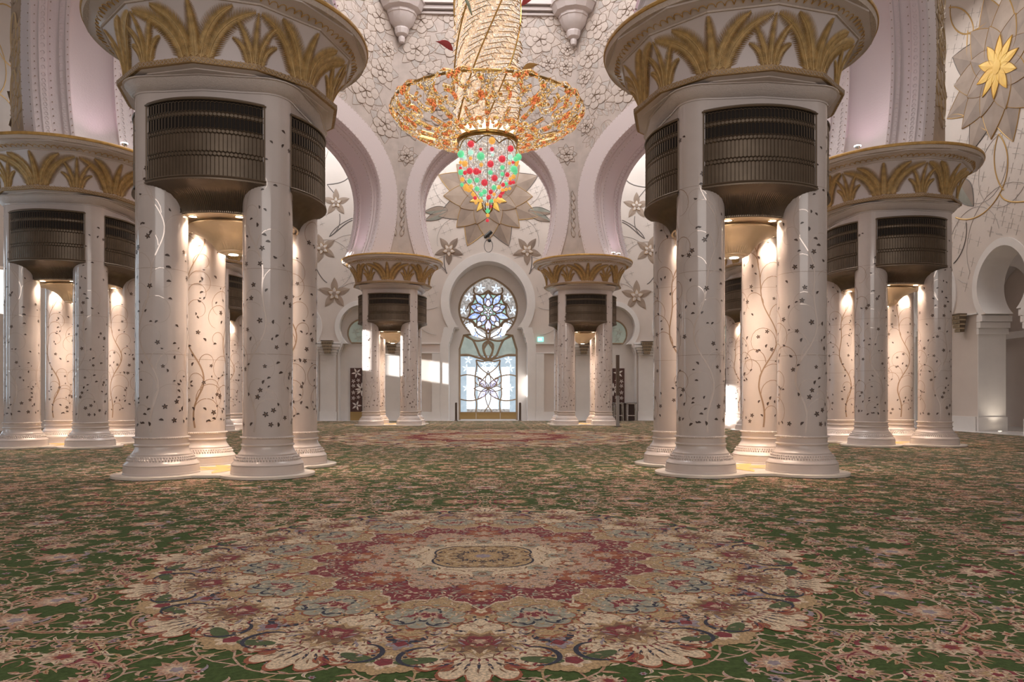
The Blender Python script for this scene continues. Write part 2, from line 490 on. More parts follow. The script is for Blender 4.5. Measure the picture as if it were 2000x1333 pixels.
def lat_grille(parent):
    """curved bronze lattice panel"""
    mb = MB(); A = math.asin(0.95/1.6); n = 32; R = 1.6
    z1, z0 = 6.05, 4.83
    def P(a, z, r=R): return (r*math.sin(a), -r*math.cos(a), z)
    def band(r, za, zb, m, seg=24):
        vs = []
        for i in range(seg+1):
            a = -A+2*A*i/seg; vs += [P(a,za,r), P(a,zb,r)]
        mb.add(vs, [(2*i,2*i+2,2*i+3,2*i+1) for i in range(seg)], m)
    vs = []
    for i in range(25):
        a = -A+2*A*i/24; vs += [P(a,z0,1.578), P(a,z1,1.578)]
    mb.add(vs, [(2*i,2*i+2,2*i+3,2*i+1) for i in range(24)], 2)     # near-black sheet, shade inside the vent put into its colour
    w = 2*A/n; s = 0.018
    rows = []; z = z1-0.035; long = True; hs = [0.125,0.03,0.165,0.03,0.26,0.03,0.30]
    k = 0
    for j,h in enumerate(hs):
        off = 0 if j % 2 == 0 else 0.5
        zt, zb = z-s, z-s-h
        for i in range(n+1):
            a = -A+(i+off)*w
            if a > A+1e-6: continue
            g = 0.0028
            mb.add([P(a-g,zt,R-0.004),P(a,zt,R+0.006),P(a+g,zt,R-0.004),P(a-g,zb,R-0.004),P(a,zb,R+0.006),P(a+g,zb,R-0.004)], [(0,3,4,1),(1,4,5,2)], 1)
            if i < n and a+w <= A+1e-6:
                # pointed top and bottom of the cell
                am = a+w/2
                for (zz, pk) in ((zt, zt+s), (zb, zb-s)):
                    for (x0,y0,x1,y1) in ((a,zz,am,pk),(am,pk,a+w,zz)):
                        mb.add([P(x0,y0-0.0032,R-0.002),P(x0,y0+0.0032,R+0.003),P(x1,y1+0.0032,R+0.003),P(x1,y1-0.0032,R-0.002)], [(0,1,2,3)], 1)
                if j not in (0,2):
                    e = w*0.0
                    mb.add([P(a,zt,1.585),P(am,zt+s,1.585),P(a+w,zt,1.585),P(a+w,zb,1.585),P(am,zb-s,1.585),P(a,zb,1.585)], [(0,1,2,3,4,5)], 0)
        z = zb-s
        if j == 0: pass
    band(1.586, z0-0.01, z+0.02, 0)
    # rails
    for (za, r, h) in ((z1, 1.615, 0.028), (z0, 1.612, 0.03)):
        mb.lathe([(1.54,za+h/2),(r,za+h/2),(r+0.012,za),(r,za-h/2),(1.54,za-h/2)], 24, a0=-A-0.012, a1=A+0.012, m=1)
    mb.lathe([(1.55,z1+0.04),(1.60,z1+0.035),(1.605,z1+0.01)], 24, a0=-A, a1=A, m=0)
    for q in (-1,1):
        mb.tube([P(q*A,z0,1.6),P(q*A,z1,1.6)], 0.012, 6, 1)
    # closing plates to the columns
    return mb.build('vent_grille', [M['bronze'], M['bronze_line'], M['vent_shade']], parent, 30)

def funnel(parent):
    mb = MB(); A = math.asin(0.95/1.6)
    prof = [(1.60,4.82),(1.63,4.80),(1.63,4.775),(1.54,4.75),(1.43,4.705),(1.32,4.645),(1.235,4.575),(1.18,4.50),(1.15,4.44),(1.135,4.40),(1.128,4.375),(1.06,4.372)]
    k = 96
    mb.lathe(prof[:3], 24, a0=-A-0.01, a1=A+0.01, m=1)
    mb.lathe(prof[2:], k, a0=-A, a1=A, m=0, wave=lambda i: (0.010 if i%2 else -0.008))
    return mb.build('funnel', [M['bronze'], M['bronze_line']], parent, 50)

def make_cluster(name, label, cx, cy, big0=True):
    root = thing(name, label, 'column cluster', (cx,cy,0.016))
    for q,(sx,sy) in enumerate(((-1,-1),(1,-1),(-1,1),(1,1))):
        c = column_shaft(11+q*7, root); c.location = (sx*SP, sy*SP, 0)
        column_base(c)
    # floor pad of four lobes
    mb = MB(); pts = []
    N = 144
    for i in range(N):
        a = 2*PI*i/N; d = (math.sin(a), -math.cos(a)); best = 1.28
        for sx in (-1,1):
            for sy in (-1,1):
                cxx, cyy = sx*SP, sy*SP; b = d[0]*cxx+d[1]*cyy; disc = b*b-(cxx*cxx+cyy*cyy-0.77**2)
                if disc > 0: best = max(best, b+math.sqrt(disc))
        pts.append((best*d[0], best*d[1]))
    mb.loft([[(x*1.0,y*1.0,0.0) for x,y in pts], [(x,y,0.040) for x,y in pts], [(x*0.995,y*0.995,0.044) for x,y in pts]], 0, cap1=True)
    pad = mb.build('floor_pad', M['pad'], root, 30)
    mb = MB()
    for k in range(8):
        a = k*PI/4; L = 0.95 if k%2==0 else 0.6
        for s in range(6):
            pass
        p = petal_pts(L, 0.15)
        vs = []
        for (x,w) in p:
            for qq in (w,-w): vs.append((math.cos(a)*(x+0.08)-math.sin(a)*qq, math.sin(a)*(x+0.08)+math.cos(a)*qq, 0.0465+0.0003*k))
        mb.add(vs, [(2*i,2*i+1,2*i+3,2*i+2) for i in range(len(p)-1)], 0)
    mb.build('flower_inlay', M['gold_inlay'], root)
    # curved vents with their funnels
    g = lat_grille(root); funnel(g)
    for q in range(1,4):
        c = copy_tree(g, root); c.rotation_euler = (0,0,q*PI/2)
    # soffit and the brass bell in the middle
    mb = MB(); mb.lathe([(1.13,4.40),(1.13,4.375),(0.0001,4.372)], 48, m=0)
    mb.lathe([(1.135,4.36),(1.12,4.355),(1.10,4.372)], 48, m=0)
    mb.build('soffit', M['soffit'], root, 40)
    mb = MB()
    prof = [(0.70,4.371),(0.72,4.34),(0.785,4.33),(0.79,4.315),(0.77,4.30),(0.74,4.285),(0.66,4.245),(0.55,4.20),(0.44,4.135),(0.36,4.06),(0.30,3.98),(0.265,3.935),(0.25,3.93),(0.25,3.915),(0.20,3.905),(0.19,3.89),(0.13,3.885),(0.0001,3.885)]
    mb.lathe(prof[:5], 96, m=0); mb.lathe(prof[4:12], 96, m=0, wave=lambda i: 0.009 if i%2 else -0.006); mb.lathe(prof[11:], 96, m=0)
    bell = mb.build('brass_bell', M['brass'], root, 50)
    mb = MB(); mb.lathe([(0.085,3.884),(0.08,3.878),(0.0001,3.878)], 16, m=0); mb.build('bulb', M['lamp'], bell)
    mb = MB(); mb.lathe([(0.065,4.3715),(0.06,4.366),(0.0001,4.366)], 16, m=0); mb.lathe([(0.085,4.372),(0.082,4.362),(0.064,4.362),(0.064,4.37)], 16, m=1)
    dl0 = None
    for q in range(4):
        for s in (-1,1):
            a = q*PI/2 + s*math.radians(25); p = (0.915*math.sin(a), -0.915*math.cos(a), 0)
            if dl0 is None:
                dl0 = mb.build('downlight', [M['lamp'], M['brass']], root, 40); o = dl0
            else:
                o = dl0.copy(); C.objects.link(o)
            o.location = p
    # frieze block over the vents
    mb = MB()
    mb.loft([body_loop(0.0,6.04), body_loop(0.0,6.27)], 0)
    mb.loft([body_loop(-0.01,6.26), body_loop(0.015,6.262), body_loop(0.02,6.285)], 0)
    mb.loft([body_loop(-0.05,6.04), body_loop(0.0,6.04)], 0)
    fz = mb.build('frieze', M['marble'], root, 30)
    mb = MB()
    mb.loft([body_loop(0.02,6.285), body_loop(0.05,6.30), body_loop(0.10,6.35), body_loop(0.145,6.41), body_loop(0.16,6.44)], 1)
    mb.loft([body_loop(0.16,6.44), body_loop(0.19,6.447), body_loop(0.19,6.462)], 0)
    L12 = lambda R,z,off=0.0,n=12: [(R*math.sin(2*PI*i/n+off), -R*math.cos(2*PI*i/n+off), z) for i in range(n)]
    mb.loft([L12(1.2,6.462), L12(1.66,6.462), L12(1.70,6.475), L12(1.70,6.49), L12(1.76,6.50), L12(1.80,6.515)], 0)
    mb.build('cornice', [M['marble_base'], M['marble_carved']], root, 25)
    mb = MB()
    mb.loft([L12(1.80,6.515), L12(1.845,6.52), L12(1.86,6.60)], 0)
    mb.loft([L12(1.86,6.60), L12(1.84,6.612), L12(1.76,6.635), L12(1.73,6.64)], 1)
    # rings carved in the band
    for i in range(12):
        a0, a1 = i*PI/6, (i+1)*PI/6
        for k in range(14):
            f = (k+0.5)/14
            x = 1.855*(math.sin(a0)*(1-f)+math.sin(a1)*f); y = -1.855*(math.cos(a0)*(1-f)+math.cos(a1)*f)
            am = (a0+a1)/2; tx, ty = math.cos(am), math.sin(am)
            ring = [(x+tx*0.026*math.cos(t)+math.sin(am)*0.004, y+ty*0.026*math.cos(t)-math.cos(am)*0.004, 6.56+0.030*math.sin(t)) for t in [j*PI/4 for j in range(8)]]
            mb.tube(ring, 0.0045, 4, 2, closed=True)
            x*=0.97; y*=0.97
            if k%2==0: mb.sphere((x,y,6.628), 0.011, 5, 4, 0)
    mb.build('gilded_band', [M['gold_band'], M['marble_base'], M['capital_trim']], root, 25)
    # bell-shaped capital
    mb = MB()
    mb.loft([L12(bellR(k/8), BZ0+(BZ1-BZ0)*k/8) for k in range(9)], 0)
    mb.loft([L12(bellR(1)+0.0,BZ1), L12(bellR(1)+0.03,BZ1), L12(bellR(1)+0.03,BZ1+0.03), L12(bellR(1)+0.01,BZ1+0.03)], 1)
    cap = mb.build('capital', [M['capital'], M['capital_trim']], root, 20)
    pb = palm('big', cap); ps = palm('small', cap)
    for i in range(12):
        isbig = (i % 2 == 0) == big0
        src = pb if isbig else ps
        o = src if not src.get('_u') else src.copy()
        if o is not src: C.objects.link(o)
        src['_u'] = 1
        o.rotation_euler = (0,0,i*PI/6)
    for o in cap.children:
        if '_u' in o: del o['_u']
    # scalloped cornice turned by half a facet, then the round gilded rim
    mb = MB()
    n24 = 24
    def lp(R, z, off):
        out = []
        for i in range(n24):
            a = i*2*PI/n24; r = R12(a, R, 12, off); out.append((r*math.sin(a), -r*math.cos(a), z))
        return out
    lower = lp(bellR(1)+0.01, BZ1+0.03, 0.0); upper = lp(2.30, 7.565, PI/12)
    mb.loft([lower, upper, lp(2.335,7.57,PI/12), lp(2.335,7.60,PI/12)], 0)
    for i in range(n24*4):
        a0 = i*2*PI/(n24*4); da = 2*PI/(n24*4)
        arc = []
        for k in range(7):
            t = k/6; a = a0+da*t; f = 0.30+0.36*math.sqrt(max(0,math.sin(PI*t)))
            rl = R12(a, bellR(1)+0.01); ru = R12(a, 2.30, 12, PI/12)
            r = rl+(ru-rl)*f; z = BZ1+0.03+(7.565-BZ1-0.03)*f-0.012
            arc.append((r*math.sin(a), -r*math.cos(a), z))
        mb.tube(arc, 0.0085, 4, 1)
    mb.build('scalloped_cornice', [M['marble_base'], M['gold_line']], root, 20)
    mb = MB()
    mb.lathe([(2.18,7.596),(2.345,7.60),(2.365,7.68)], 96, m=0)
    mb.lathe([(2.365,7.68),(2.385,7.685),(2.39,7.72),(2.375,7.755),(2.30,7.762),(1.2,7.765)], 96, m=1)
    mb.build('rim', [M['capital_trim'], M['gold']], root, 35)
    return root

# lay-out of the ring of clusters
NW, NY = 4.56, 13.26
MW, MY = 11.29, 20.30
BW, BY = 11.3, 29.4
FW, FY = 4.54, 34.80
clA = make_cluster('column_cluster', 'large near left cluster of four inlaid marble columns, big palm on its front corner', -NW, NY, True)
clB = make_cluster('column_cluster', 'large near right cluster of four inlaid marble columns under a gilded capital', NW, NY, False)
def dupc(src, label, x, y):
    r = copy_tree(src); r.location = (x,y,0.016); r['label'] = label; return r
dupc(clA, 'four-column marble cluster cut by the left photo edge, behind the large near left cluster', -MW, MY)
dupc(clB, 'four-column marble cluster at the right side, in front of the arched side wall', MW, MY)
dupc(clA, 'far left cluster of marble columns beside the great window, sunlit on its left', -FW, FY)
dupc(clA, 'far right cluster of marble columns beside the great window and the dark post', FW, FY)
dupc(clA, 'column cluster seen only through the gap of the near left cluster', -BW, BY)
dupc(clB, 'column cluster seen only through the gap of the near right cluster', BW, BY)
CL = [(-NW,NY),(NW,NY),(-MW,MY),(MW,MY),(-FW,FY),(FW,FY),(-BW,BY),(BW,BY)]
# lamps of the downlights
for (cx,cy) in CL:
    for q in range(4):
        for s in (-1,1):
            a = q*PI/2+s*math.radians(25)
            add_light('downlight_lamp', 'SPOT', (cx+0.915*math.sin(a), cy-0.915*math.cos(a), 4.35), 95, (1.0,0.78,0.60), (0,0,0), 0.05, spot=math.radians(110), blend=0.9)
    add_light('bell_lamp', 'SPOT', (cx,cy,3.86), 60, (1.0,0.80,0.62), (0,0,0), 0.07, spot=math.radians(140), blend=0.9)

# ------------------------------------------------------------------ ring of arches (the drum carried by the clusters)
RING = [(-NW,NY),(NW,NY),(MW,MY),(BW,BY),(FW,FY),(-FW,FY),(-BW,BY),(-MW,MY)]
names = ['near','near_right','right','far_right','back','far_left','left','near_left']
def horseshoe(R, zc, z0, grow=0.0, n=26, k=0.079):
    """half-width curve of the opening, from bottom left over the top to bottom right"""
    R = R+grow; pts = []
    nb = 7
    for i in range(nb):
        z = z0+(zc-z0)*i/nb; pts.append((-(R-k*(zc-z)**2 ), z))
    for i in range(n+1):
        a = PI-PI*i/n
        pk = 0.10*R*max(0,(abs(math.sin(a))-0.75)/0.25)**2 * (1-abs(math.cos(a)))
        pts.append((R*math.cos(a), zc+R*math.sin(a)*0.985+pk))
    for i in range(nb-1,-1,-1):
        z = z0+(zc-z0)*i/nb; pts.append(((R-k*(zc-z)**2 ), z))
    return pts
HT = 1.15; HO = 1.38
def rosette(mb, fr, u, v, R, rnd, n=0.0):
    a0 = rnd.random()*6; k6 = rnd.choice((6,7,8)); ow = 0.010
    for k in range(k6):
        wall_petal(mb, fr, u, v, a0+(k+0.5)*2*PI/k6, R, R*0.33, n+0.001*k, 1 if k % 2 else 3, 2, 0.05, ow, 0.010)
    for k in range(6):
        wall_petal(mb, fr, u, v, a0+k*2*PI/6, R*0.70, R*0.27, n+0.018+0.002*k, 1, 2, 0.03, ow, 0.012, None, True)
    for k in range(5):
        wall_petal(mb, fr, u, v, a0+(k+0.5)*2*PI/5, R*0.36, R*0.13, n+0.042, 1, 2, 0.02, ow*0.8, 0.012, None, True)
def arch_face(i):
    p0 = Vector((*RING[i],0)); p1 = Vector((*RING[(i+1)%8],0))
    U = (p1-p0); L = U.length; U.normalize(); N = Vector((-U.y,U.x,0))   # ring runs counter-clockwise: N points inside
    mid = (p0+p1)/2
    fr = Frame(mid, U, (0,0,1), N)
    def corner(j):
        a = Vector((*RING[(j-1)%8],0)); b = Vector((*RING[j%8],0)); c = Vector((*RING[(j+1)%8],0))
        d1 = (b-a).normalized(); d2 = (c-b).normalized()
        return math.tan(math.acos(max(-1,min(1,d1.dot(d2))))/2)
    t0, t1 = corner(i), corner(i+1)
    RW = 0.62 if i in (0,4) else 0.85
    R = 3.17+(L-9.08)/2+(0 if i in (0,4) else 0.06); zc = 10.45; z0 = 7.772; ztop = 22.0
    mb = MB()
    cur = horseshoe(R, zc, z0); ring = horseshoe(R, zc, z0, RW, k=0.066)
    K = len(cur)
    def bound(u,v,n):
        lo, hi = -(L/2)+n*t0, (L/2)-n*t1
        return lo, hi
    RW0 = RW
    for sgn in (1,-1):
        n = HT if sgn == 1 else -HO; lo, hi = bound(0,0,n); RW = RW0 if sgn == 1 else 0.6
        ring = horseshoe(R, zc, z0, RW, k=0.066)
        # ring facing, raised
        for j in range(K-1):
            A,B = cur[j],cur[j+1]; E,F = ring[j],ring[j+1]
            cl = lambda P: (max(lo+0.02,min(hi-0.02,P[0])), P[1])
            E,F = cl(E),cl(F)
            q = [fr.p(*A,n),fr.p(*B,n),fr.p(*F,n+sgn*0.05),fr.p(*E,n+sgn*0.05)]
            mb.add(q, [(0,1,2,3)], 1)
            mb.add([fr.p(*E,n+sgn*0.05),fr.p(*F,n+sgn*0.05),fr.p(*F,n),fr.p(*E,n)], [(0,1,2,3)], 1)
        # field outside the ring
        prev = None
        for j in range(K):
            E = ring[j]; E = (max(lo+0.02,min(hi-0.02,E[0])), E[1])
            f = j/(K-1)
            # project outwards to the border
            if E[1] < zc: Bp = (lo if E[0] < 0 else hi, E[1])
            else:
                ang = math.atan2(E[1]-zc, E[0])
                tx = ((hi if math.cos(ang) > 0 else lo))/ (math.cos(ang) if abs(math.cos(ang))>1e-6 else 1e-6)
                ty = (ztop-zc)/max(1e-6,math.sin(ang))
                t = min(abs(tx),ty); Bp = (t*math.cos(ang), zc+t*math.sin(ang))
            if prev:
                a,b = prev
                q = [fr.p(*a,n),fr.p(*E,n),fr.p(*Bp,n),fr.p(*b,n)]
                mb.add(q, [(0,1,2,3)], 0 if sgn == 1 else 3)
                # corners of the rectangle
                if abs(b[0]-Bp[0]) > 1e-4 and abs(b[1]-Bp[1]) > 1e-4:
                    cx = lo if E[0] < 0 else hi
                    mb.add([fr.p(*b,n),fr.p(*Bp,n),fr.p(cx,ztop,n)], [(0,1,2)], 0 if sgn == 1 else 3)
            prev = (E,Bp)
        # beads on the ring
        if sgn == 1 or i in (7,1,0,2,6):
            for off,rb in ((0.03,0.016),(RW-0.02,0.018)):
                cc = horseshoe(R, zc, z0, off, n=26, k=0.078)
                tot = 0
                for j in range(K-1):
                    A,B = cc[j],cc[j+1]; d = math.hypot(B[0]-A[0],B[1]-A[1]); m_ = max(1,int(d/0.16))
                    for q in range(m_):
                        u = A[0]+(B[0]-A[0])*q/m_; v = A[1]+(B[1]-A[1])*q/m_
                        if lo < u < hi: mb.sphere(fr.p(u,v,n+sgn*(0.045 if off>0.3 else 0.01)), rb, 4, 3, 2)
    # moulded reveal
    prof = [(1.15,0.0),(1.10,0.03),(1.0,0.035),(0.98,0.0),(0.85,0.0),(0.74,0.01),(0.73,0.06),(0.62,0.075),(0.60,0.12),(0.52,0.13),(0.50,0.07),(0.36,0.015),(0.15,-0.01),
            (-0.15,-0.01),(-0.36,0.015),(-0.50,0.07),(-0.52,0.13),(-0.60,0.12),(-0.62,0.075),(-0.73,0.06),(-0.74,0.01),(-0.85,0.0),(-0.98,0.0),(-1.0,0.06),(-1.18,0.07),(-1.20,0.035),(-1.34,0.03),(-1.38,0.0)]
    loops = [[fr.p(*p, n) for p in horseshoe(R, zc, z0, -ins)] for (n,ins) in prof]
    mb.loft(loops, 1, closed=False)
    for nn,ins in ((0.92,0.01),(0.56,0.14),(-0.56,0.14),(-0.92,0.01),(-1.27,0.045)):
        cc = horseshoe(R, zc, z0, -ins-0.005)
        for j in range(K-1):
            A,B = cc[j],cc[j+1]; d = math.hypot(B[0]-A[0],B[1]-A[1]); m_ = max(1,int(d/0.16))
            for q in range(m_):
                mb.sphere(fr.p(A[0]+(B[0]-A[0])*q/m_, A[1]+(B[1]-A[1])*q/m_, nn), 0.017, 4, 3, 2)
    # carved rings in the flat band of the reveal
    for nn in (0.68,-0.68,-1.09):
        cc = horseshoe(R, zc, z0, -0.068)
        for j in range(K-1):
            A,B = cc[j],cc[j+1]; d = math.hypot(B[0]-A[0],B[1]-A[1]); m_ = max(1,int(d/0.13)); 
            tu,tv = (B[0]-A[0])/d,(B[1]-A[1])/d
            for q in range(m_):
                cu, cv = A[0]+(B[0]-A[0])*(q+.5)/m_, A[1]+(B[1]-A[1])*(q+.5)/m_
                mb.tube([fr.p(cu+tu*0.05*math.cos(t), cv+tv*0.05*math.cos(t), nn+0.042*math.sin(t)) for t in [k*PI/4 for k in range(8)]], 0.006, 3, 1, closed=True)
    o = mb.build('wall_'+names[i]+'_arch', [M['relief_wall'], M['arch'], M['outline'], M['relief_outer']], None, 30)
    struct(o)
    # relief of flowers on the field
    rnd = random.Random(40+i)
    sides = (1,) if i in (3,4,5) else ((-1,) if i in (0,) else (1,-1))
    for sgn in sides:
        RW = RW0 if sgn == 1 else 0.6; mbr = MB()
        n = HT if sgn == 1 else -HO; lo, hi = bound(0,0,n); fr2 = Frame(fr.O+fr.N*n, fr.U, fr.V, fr.N*sgn)
        placed = []
        for tries in range(1500):
            r = rnd.choice((0.95,0.85,0.75)) if tries < 1100 else 0.45
            u = rnd.uniform(lo+0.15,hi-0.15); v = rnd.uniform(8.9,20.8)
            # clear of the ring
            if v < zc: ok = abs(u) > R+RW-0.066*(zc-v)**2+r*0.55
            else: ok = math.hypot(u,(v-zc)/1.02) > R+RW+0.04+r*0.75
            if not ok or u-r*0.8 < lo or u+r*0.8 > hi:
                if r > 0.4: continue
                if not ok: continue
                if u-r < lo or u+r > hi: continue
            if any(math.hypot(u-a,v-b) < (r+c)*0.74 for a,b,c in placed): continue
            placed.append((u,v,r)); rosette(mbr, fr2, u, v, r, rnd)
        for k in range(90):
            u = rnd.uniform(lo+0.58,hi-0.58); v = rnd.uniform(8.9,20.8)
            ok = (abs(u) > R+RW+0.15-0.066*(zc-v)**2) if v < zc else math.hypot(u,v-zc) > R+RW+0.3
            if not ok: continue
            a = rnd.random()*6
            for q in range(3): wall_petal(mbr, fr2, u, v, a+(q-1)*0.6, 0.55, 0.15, -0.004, rnd.choice((3,1,0)), 2, 0, 0.007, 0.008)
        # narrow panel down the pier: leaf scrolls
        for cu in (lo, hi):
            s_ = 1 if cu == lo else -1
            for v in [8.75+0.42*k for k in range(5)]:
                wall_petal(mbr, fr2, cu+s_*0.14, v, PI/2-s_*0.20, 0.42, 0.10, 0.0, 1, 2, 0, 0.01, 0.03)
                wall_petal(mbr, fr2, cu+s_*0.24, v+0.2, PI/2+s_*0.1, 0.30, 0.07, 0.0, 3, 2, 0, 0.01, 0.03)
        if sgn == -1:
            for cu in (lo, hi):
                s_ = 1 if cu == lo else -1
                for v in [9.4+1.5*k for k in range(7)]:
                    circ_ = [(cu+s_*(0.42+0.30*math.cos(t)), v+0.5*math.sin(t)) for t in [k_*PI/10 for k_ in range(21)]]
                    flat_strip(mbr, fr2, circ_, 0.018, 0.05, 2)
                    for j in range(9): wall_petal(mbr, fr2, cu+s_*0.40, v-0.75, PI/2+(j-4)*0.28, 0.42, 0.05, 0.0, 1, None, 0.04, 0, 0.03)
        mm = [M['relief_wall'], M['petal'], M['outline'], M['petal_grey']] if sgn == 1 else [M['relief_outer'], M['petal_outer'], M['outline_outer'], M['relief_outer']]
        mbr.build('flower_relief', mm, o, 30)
for i in range(8): arch_face(i)
# pink cove lamps on top of the capitals, washing the arches
for k,(cx,cy) in enumerate(CL):
    ctr = Vector((0,24.4,0)); d = (ctr-Vector((cx,cy,0))).normalized()
    for (x,y) in CL:
        dd = math.hypot(x-cx,y-cy)
        if 1 < dd < 10.5:
            ux, uy = (x-cx)/dd, (y-cy)/dd
            add_light('cove_lamp', 'SPOT', (cx+ux*2.15, cy+uy*2.15, 7.85), 42, (1.0,0.62,0.78), (PI,0,0), 0.12, spot=math.radians(120), blend=1.0)

# cups and cornice high on the far walls of the drum
for (x,y,lab) in ((-3.95,33.45,'left'),(3.95,33.45,'right')):
    mb = MB()
    mb.lathe([(0.02,17.55),(0.12,17.6),(0.16,17.75),(0.14,17.85),(0.28,17.95),(0.34,18.15),(0.32,18.22),(0.55,18.45),(0.66,18.75),(0.70,18.78),(0.70,18.9),(0.9,19.0),(1.05,19.3),(1.1,19.32),(1.1,19.6)], 12, c=(0,0), m=0)
    o = mb.build('wall_cup', M['arch_ring'], None, 25); o.location = (x,y,0)
    tag(o, 'stepped white plaster cup hanging high on the wall %s of the chandelier stem' % lab, 'wall ornament')
mb = MB()
for (z,d,h) in ((19.05,0.12,0.1),(19.25,0.25,0.16),(19.5,0.4,0.25)):
    mb.box((0,FY-HT-d/2,z), (8.0,d,h), 0)
struct(mb.build('trim_1', M['arch_ring']))

# ------------------------------------------------------------------ outer walls
def fill_bay(mb, fr, s0, s1, z0, z1, cur, m=0, zs=None):
    """wall face around an opening that starts at z0; cur runs bottom-left .. top .. bottom-right"""
    K = len(cur); zc = zs; prev = None; cm = (cur[0][0]+cur[-1][0])/2
    for j in range(K):
        E = cur[j]
        if E[1] <= zc: Bp = (s0 if E[0] < cm else s1, E[1])
        else:
            ang = math.atan2(E[1]-zc, E[0]-cm)
            c_, s_ = math.cos(ang), math.sin(ang)
            tx = ((s1-cm)/c_ if c_ > 1e-6 else ((s0-cm)/c_ if c_ < -1e-6 else 1e9)); ty = (z1-zc)/max(1e-6,s_)
            t = min(tx,ty); Bp = (cm+t*c_, zc+t*s_)
        if prev:
            a,b = prev
            mb.add([fr.p(*a),fr.p(*E),fr.p(*Bp),fr.p(*b)], [(0,1,2,3)], m)
            if abs(b[0]-Bp[0]) > 1e-4 and abs(b[1]-Bp[1]) > 1e-4:
                mb.add([fr.p(*b),fr.p(*Bp),fr.p(s0 if E[0] < cm else s1, z1)], [(0,1,2)], m)
        prev = (E,Bp)
def arch_curve(c, wj, zi, wi, zb, R, zc, z0=0.0, n=24, point=0.08, steps=4):
    """jamb half-width wj to height zi, stepped impost to half-width wi at zb, then a horseshoe of radius R about zc"""
    left = [(-wj,z0),(-wj,zi*0.5+z0*0.5),(-wj,zi)]
    for k in range(1,steps+1):
        f = k/steps; left.append((-(wj+(wi-wj)*(f-0.5/steps)), zi+(zb-zi)*(f-0.35/steps))); left.append((-(wj+(wi-wj)*f), zi+(zb-zi)*(f-0.3/steps)))
    left.append((-wi,zb))
    a0 = PI+math.asin(min(0.99,(zc-zb)/R))
    # start of circle
    pts = []
    for i in range(n+1):
        a = a0-(a0-PI/2)*i/n; x = R*math.cos(a); z = zc+R*math.sin(a)
        if z > zc: z += point*R*((z-zc)/R)**4
        pts.append((x,z))
    # join the impost end to the circle start
    sh = left + pts
    out = sh + [(-x,z) for x,z in sh[::-1][1:]]
    return [(c+x,z) for x,z in out]
def ring_band(mb, fr, inner, outer, n, m):
    for j in range(len(inner)-1):
        a,b,c,d = inner[j],inner[j+1],outer[j+1],outer[j]
        mb.add([fr.p(*a,n),fr.p(*b,n),fr.p(*c,n),fr.p(*d,n),fr.p(*a,0),fr.p(*b,0),fr.p(*c,0),fr.p(*d,0)], [(0,1,2,3),(2,6,7,3),(0,4,5,1)], m)
def reveal(mb, fr, cur, depth, m):
    mb.loft([[fr.p(*p,0) for p in cur],[fr.p(*p,-depth) for p in cur]], m, closed=False)

YB = 41.30
frB = Frame((0,YB,0), (1,0,0), (0,0,1), (0,-1,0))
ZT = 18.5
mb = MB()
# centre bay with the great window recess
cw = arch_curve(0, 2.24, 4.30, 1.93, 5.30, 2.22, 6.73, point=0.05)
fill_bay(mb, frB, -3.6, 3.6, 0, ZT, cw, 0, 6.73)
reveal(mb, frB, cw, 1.3, 1)
cwo = arch_curve(0, 2.72, 4.30, 2.50, 5.30, 2.68, 6.73, point=0.05)
ring_band(mb, frB, cw, cwo, 0.07, 1)
# plate around the glass
def win_curve(g=0.0):
    left = [(-1.73-g,0.0),(-1.73-g,2.2),(-1.73-g,4.15)]
    for k in range(5):
        left += [(-1.73-g+0.052*(k+0.6), 4.25+0.17*k),(-1.73-g+0.052*(k+1),4.32+0.17*k)]
    a0 = PI+math.asin((6.48-5.06)/1.75)
    for i in range(25):
        a = a0-(a0-PI/2)*i/24; x = (1.75+g)*math.cos(a); z = 6.48+(1.75+g)*math.sin(a)
        if z > 6.48: z += 0.10*1.75*((z-6.48)/1.75)**8*(1-abs(x)/1.75)
        left.append((x,z))
    return left+[(-x,z) for x,z in left[::-1][1:]]
frW = Frame((0,YB+1.28,0), (1,0,0), (0,0,1), (0,-1,0))
wc = win_curve()
fill_bay(mb, frW, -2.6, 2.6, 0, 9.6, wc, 1, 6.48)
reveal(mb, frW, wc, 0.25, 1)
# side bays: pitch 3.58 from X = 5.42 outwards
BAYS = []
for sgn in (-1,1):
    mb.add([frB.p(sgn*3.6,0),frB.p(sgn*5.42,0),frB.p(sgn*5.42,ZT),frB.p(sgn*3.6,ZT)], [(0,1,2,3)], 0)
    for k in range(4):
        c = sgn*(7.21+3.58*k); BAYS.append((c,k))
        s0, s1 = c-1.79, c+1.79
        s1_ = min(s1, 19.2); s0_ = max(s0,-19.2)
        cu = arch_curve(c, 1.22, 3.72, 0.98, 4.36, 1.18, 5.30, point=0.05, n=16)
        fill_bay(mb, frB, s0_, s1_, 0, ZT, cu, 0, 5.30)
        cuo = arch_curve(c, 1.26, 3.72, 1.20, 4.36, 1.44, 5.30, point=0.05, n=16)
        ring_band(mb, frB, cu, cuo, 0.05, 1)
        reveal(mb, frB, cu, 0.55, 1)
        y = YB+0.55
        mb.add([(c-1.4,y,0),(c+1.4,y,0),(c+1.4,y,7.2),(c-1.4,y,7.2)], [(0,1,2,3)], 1)
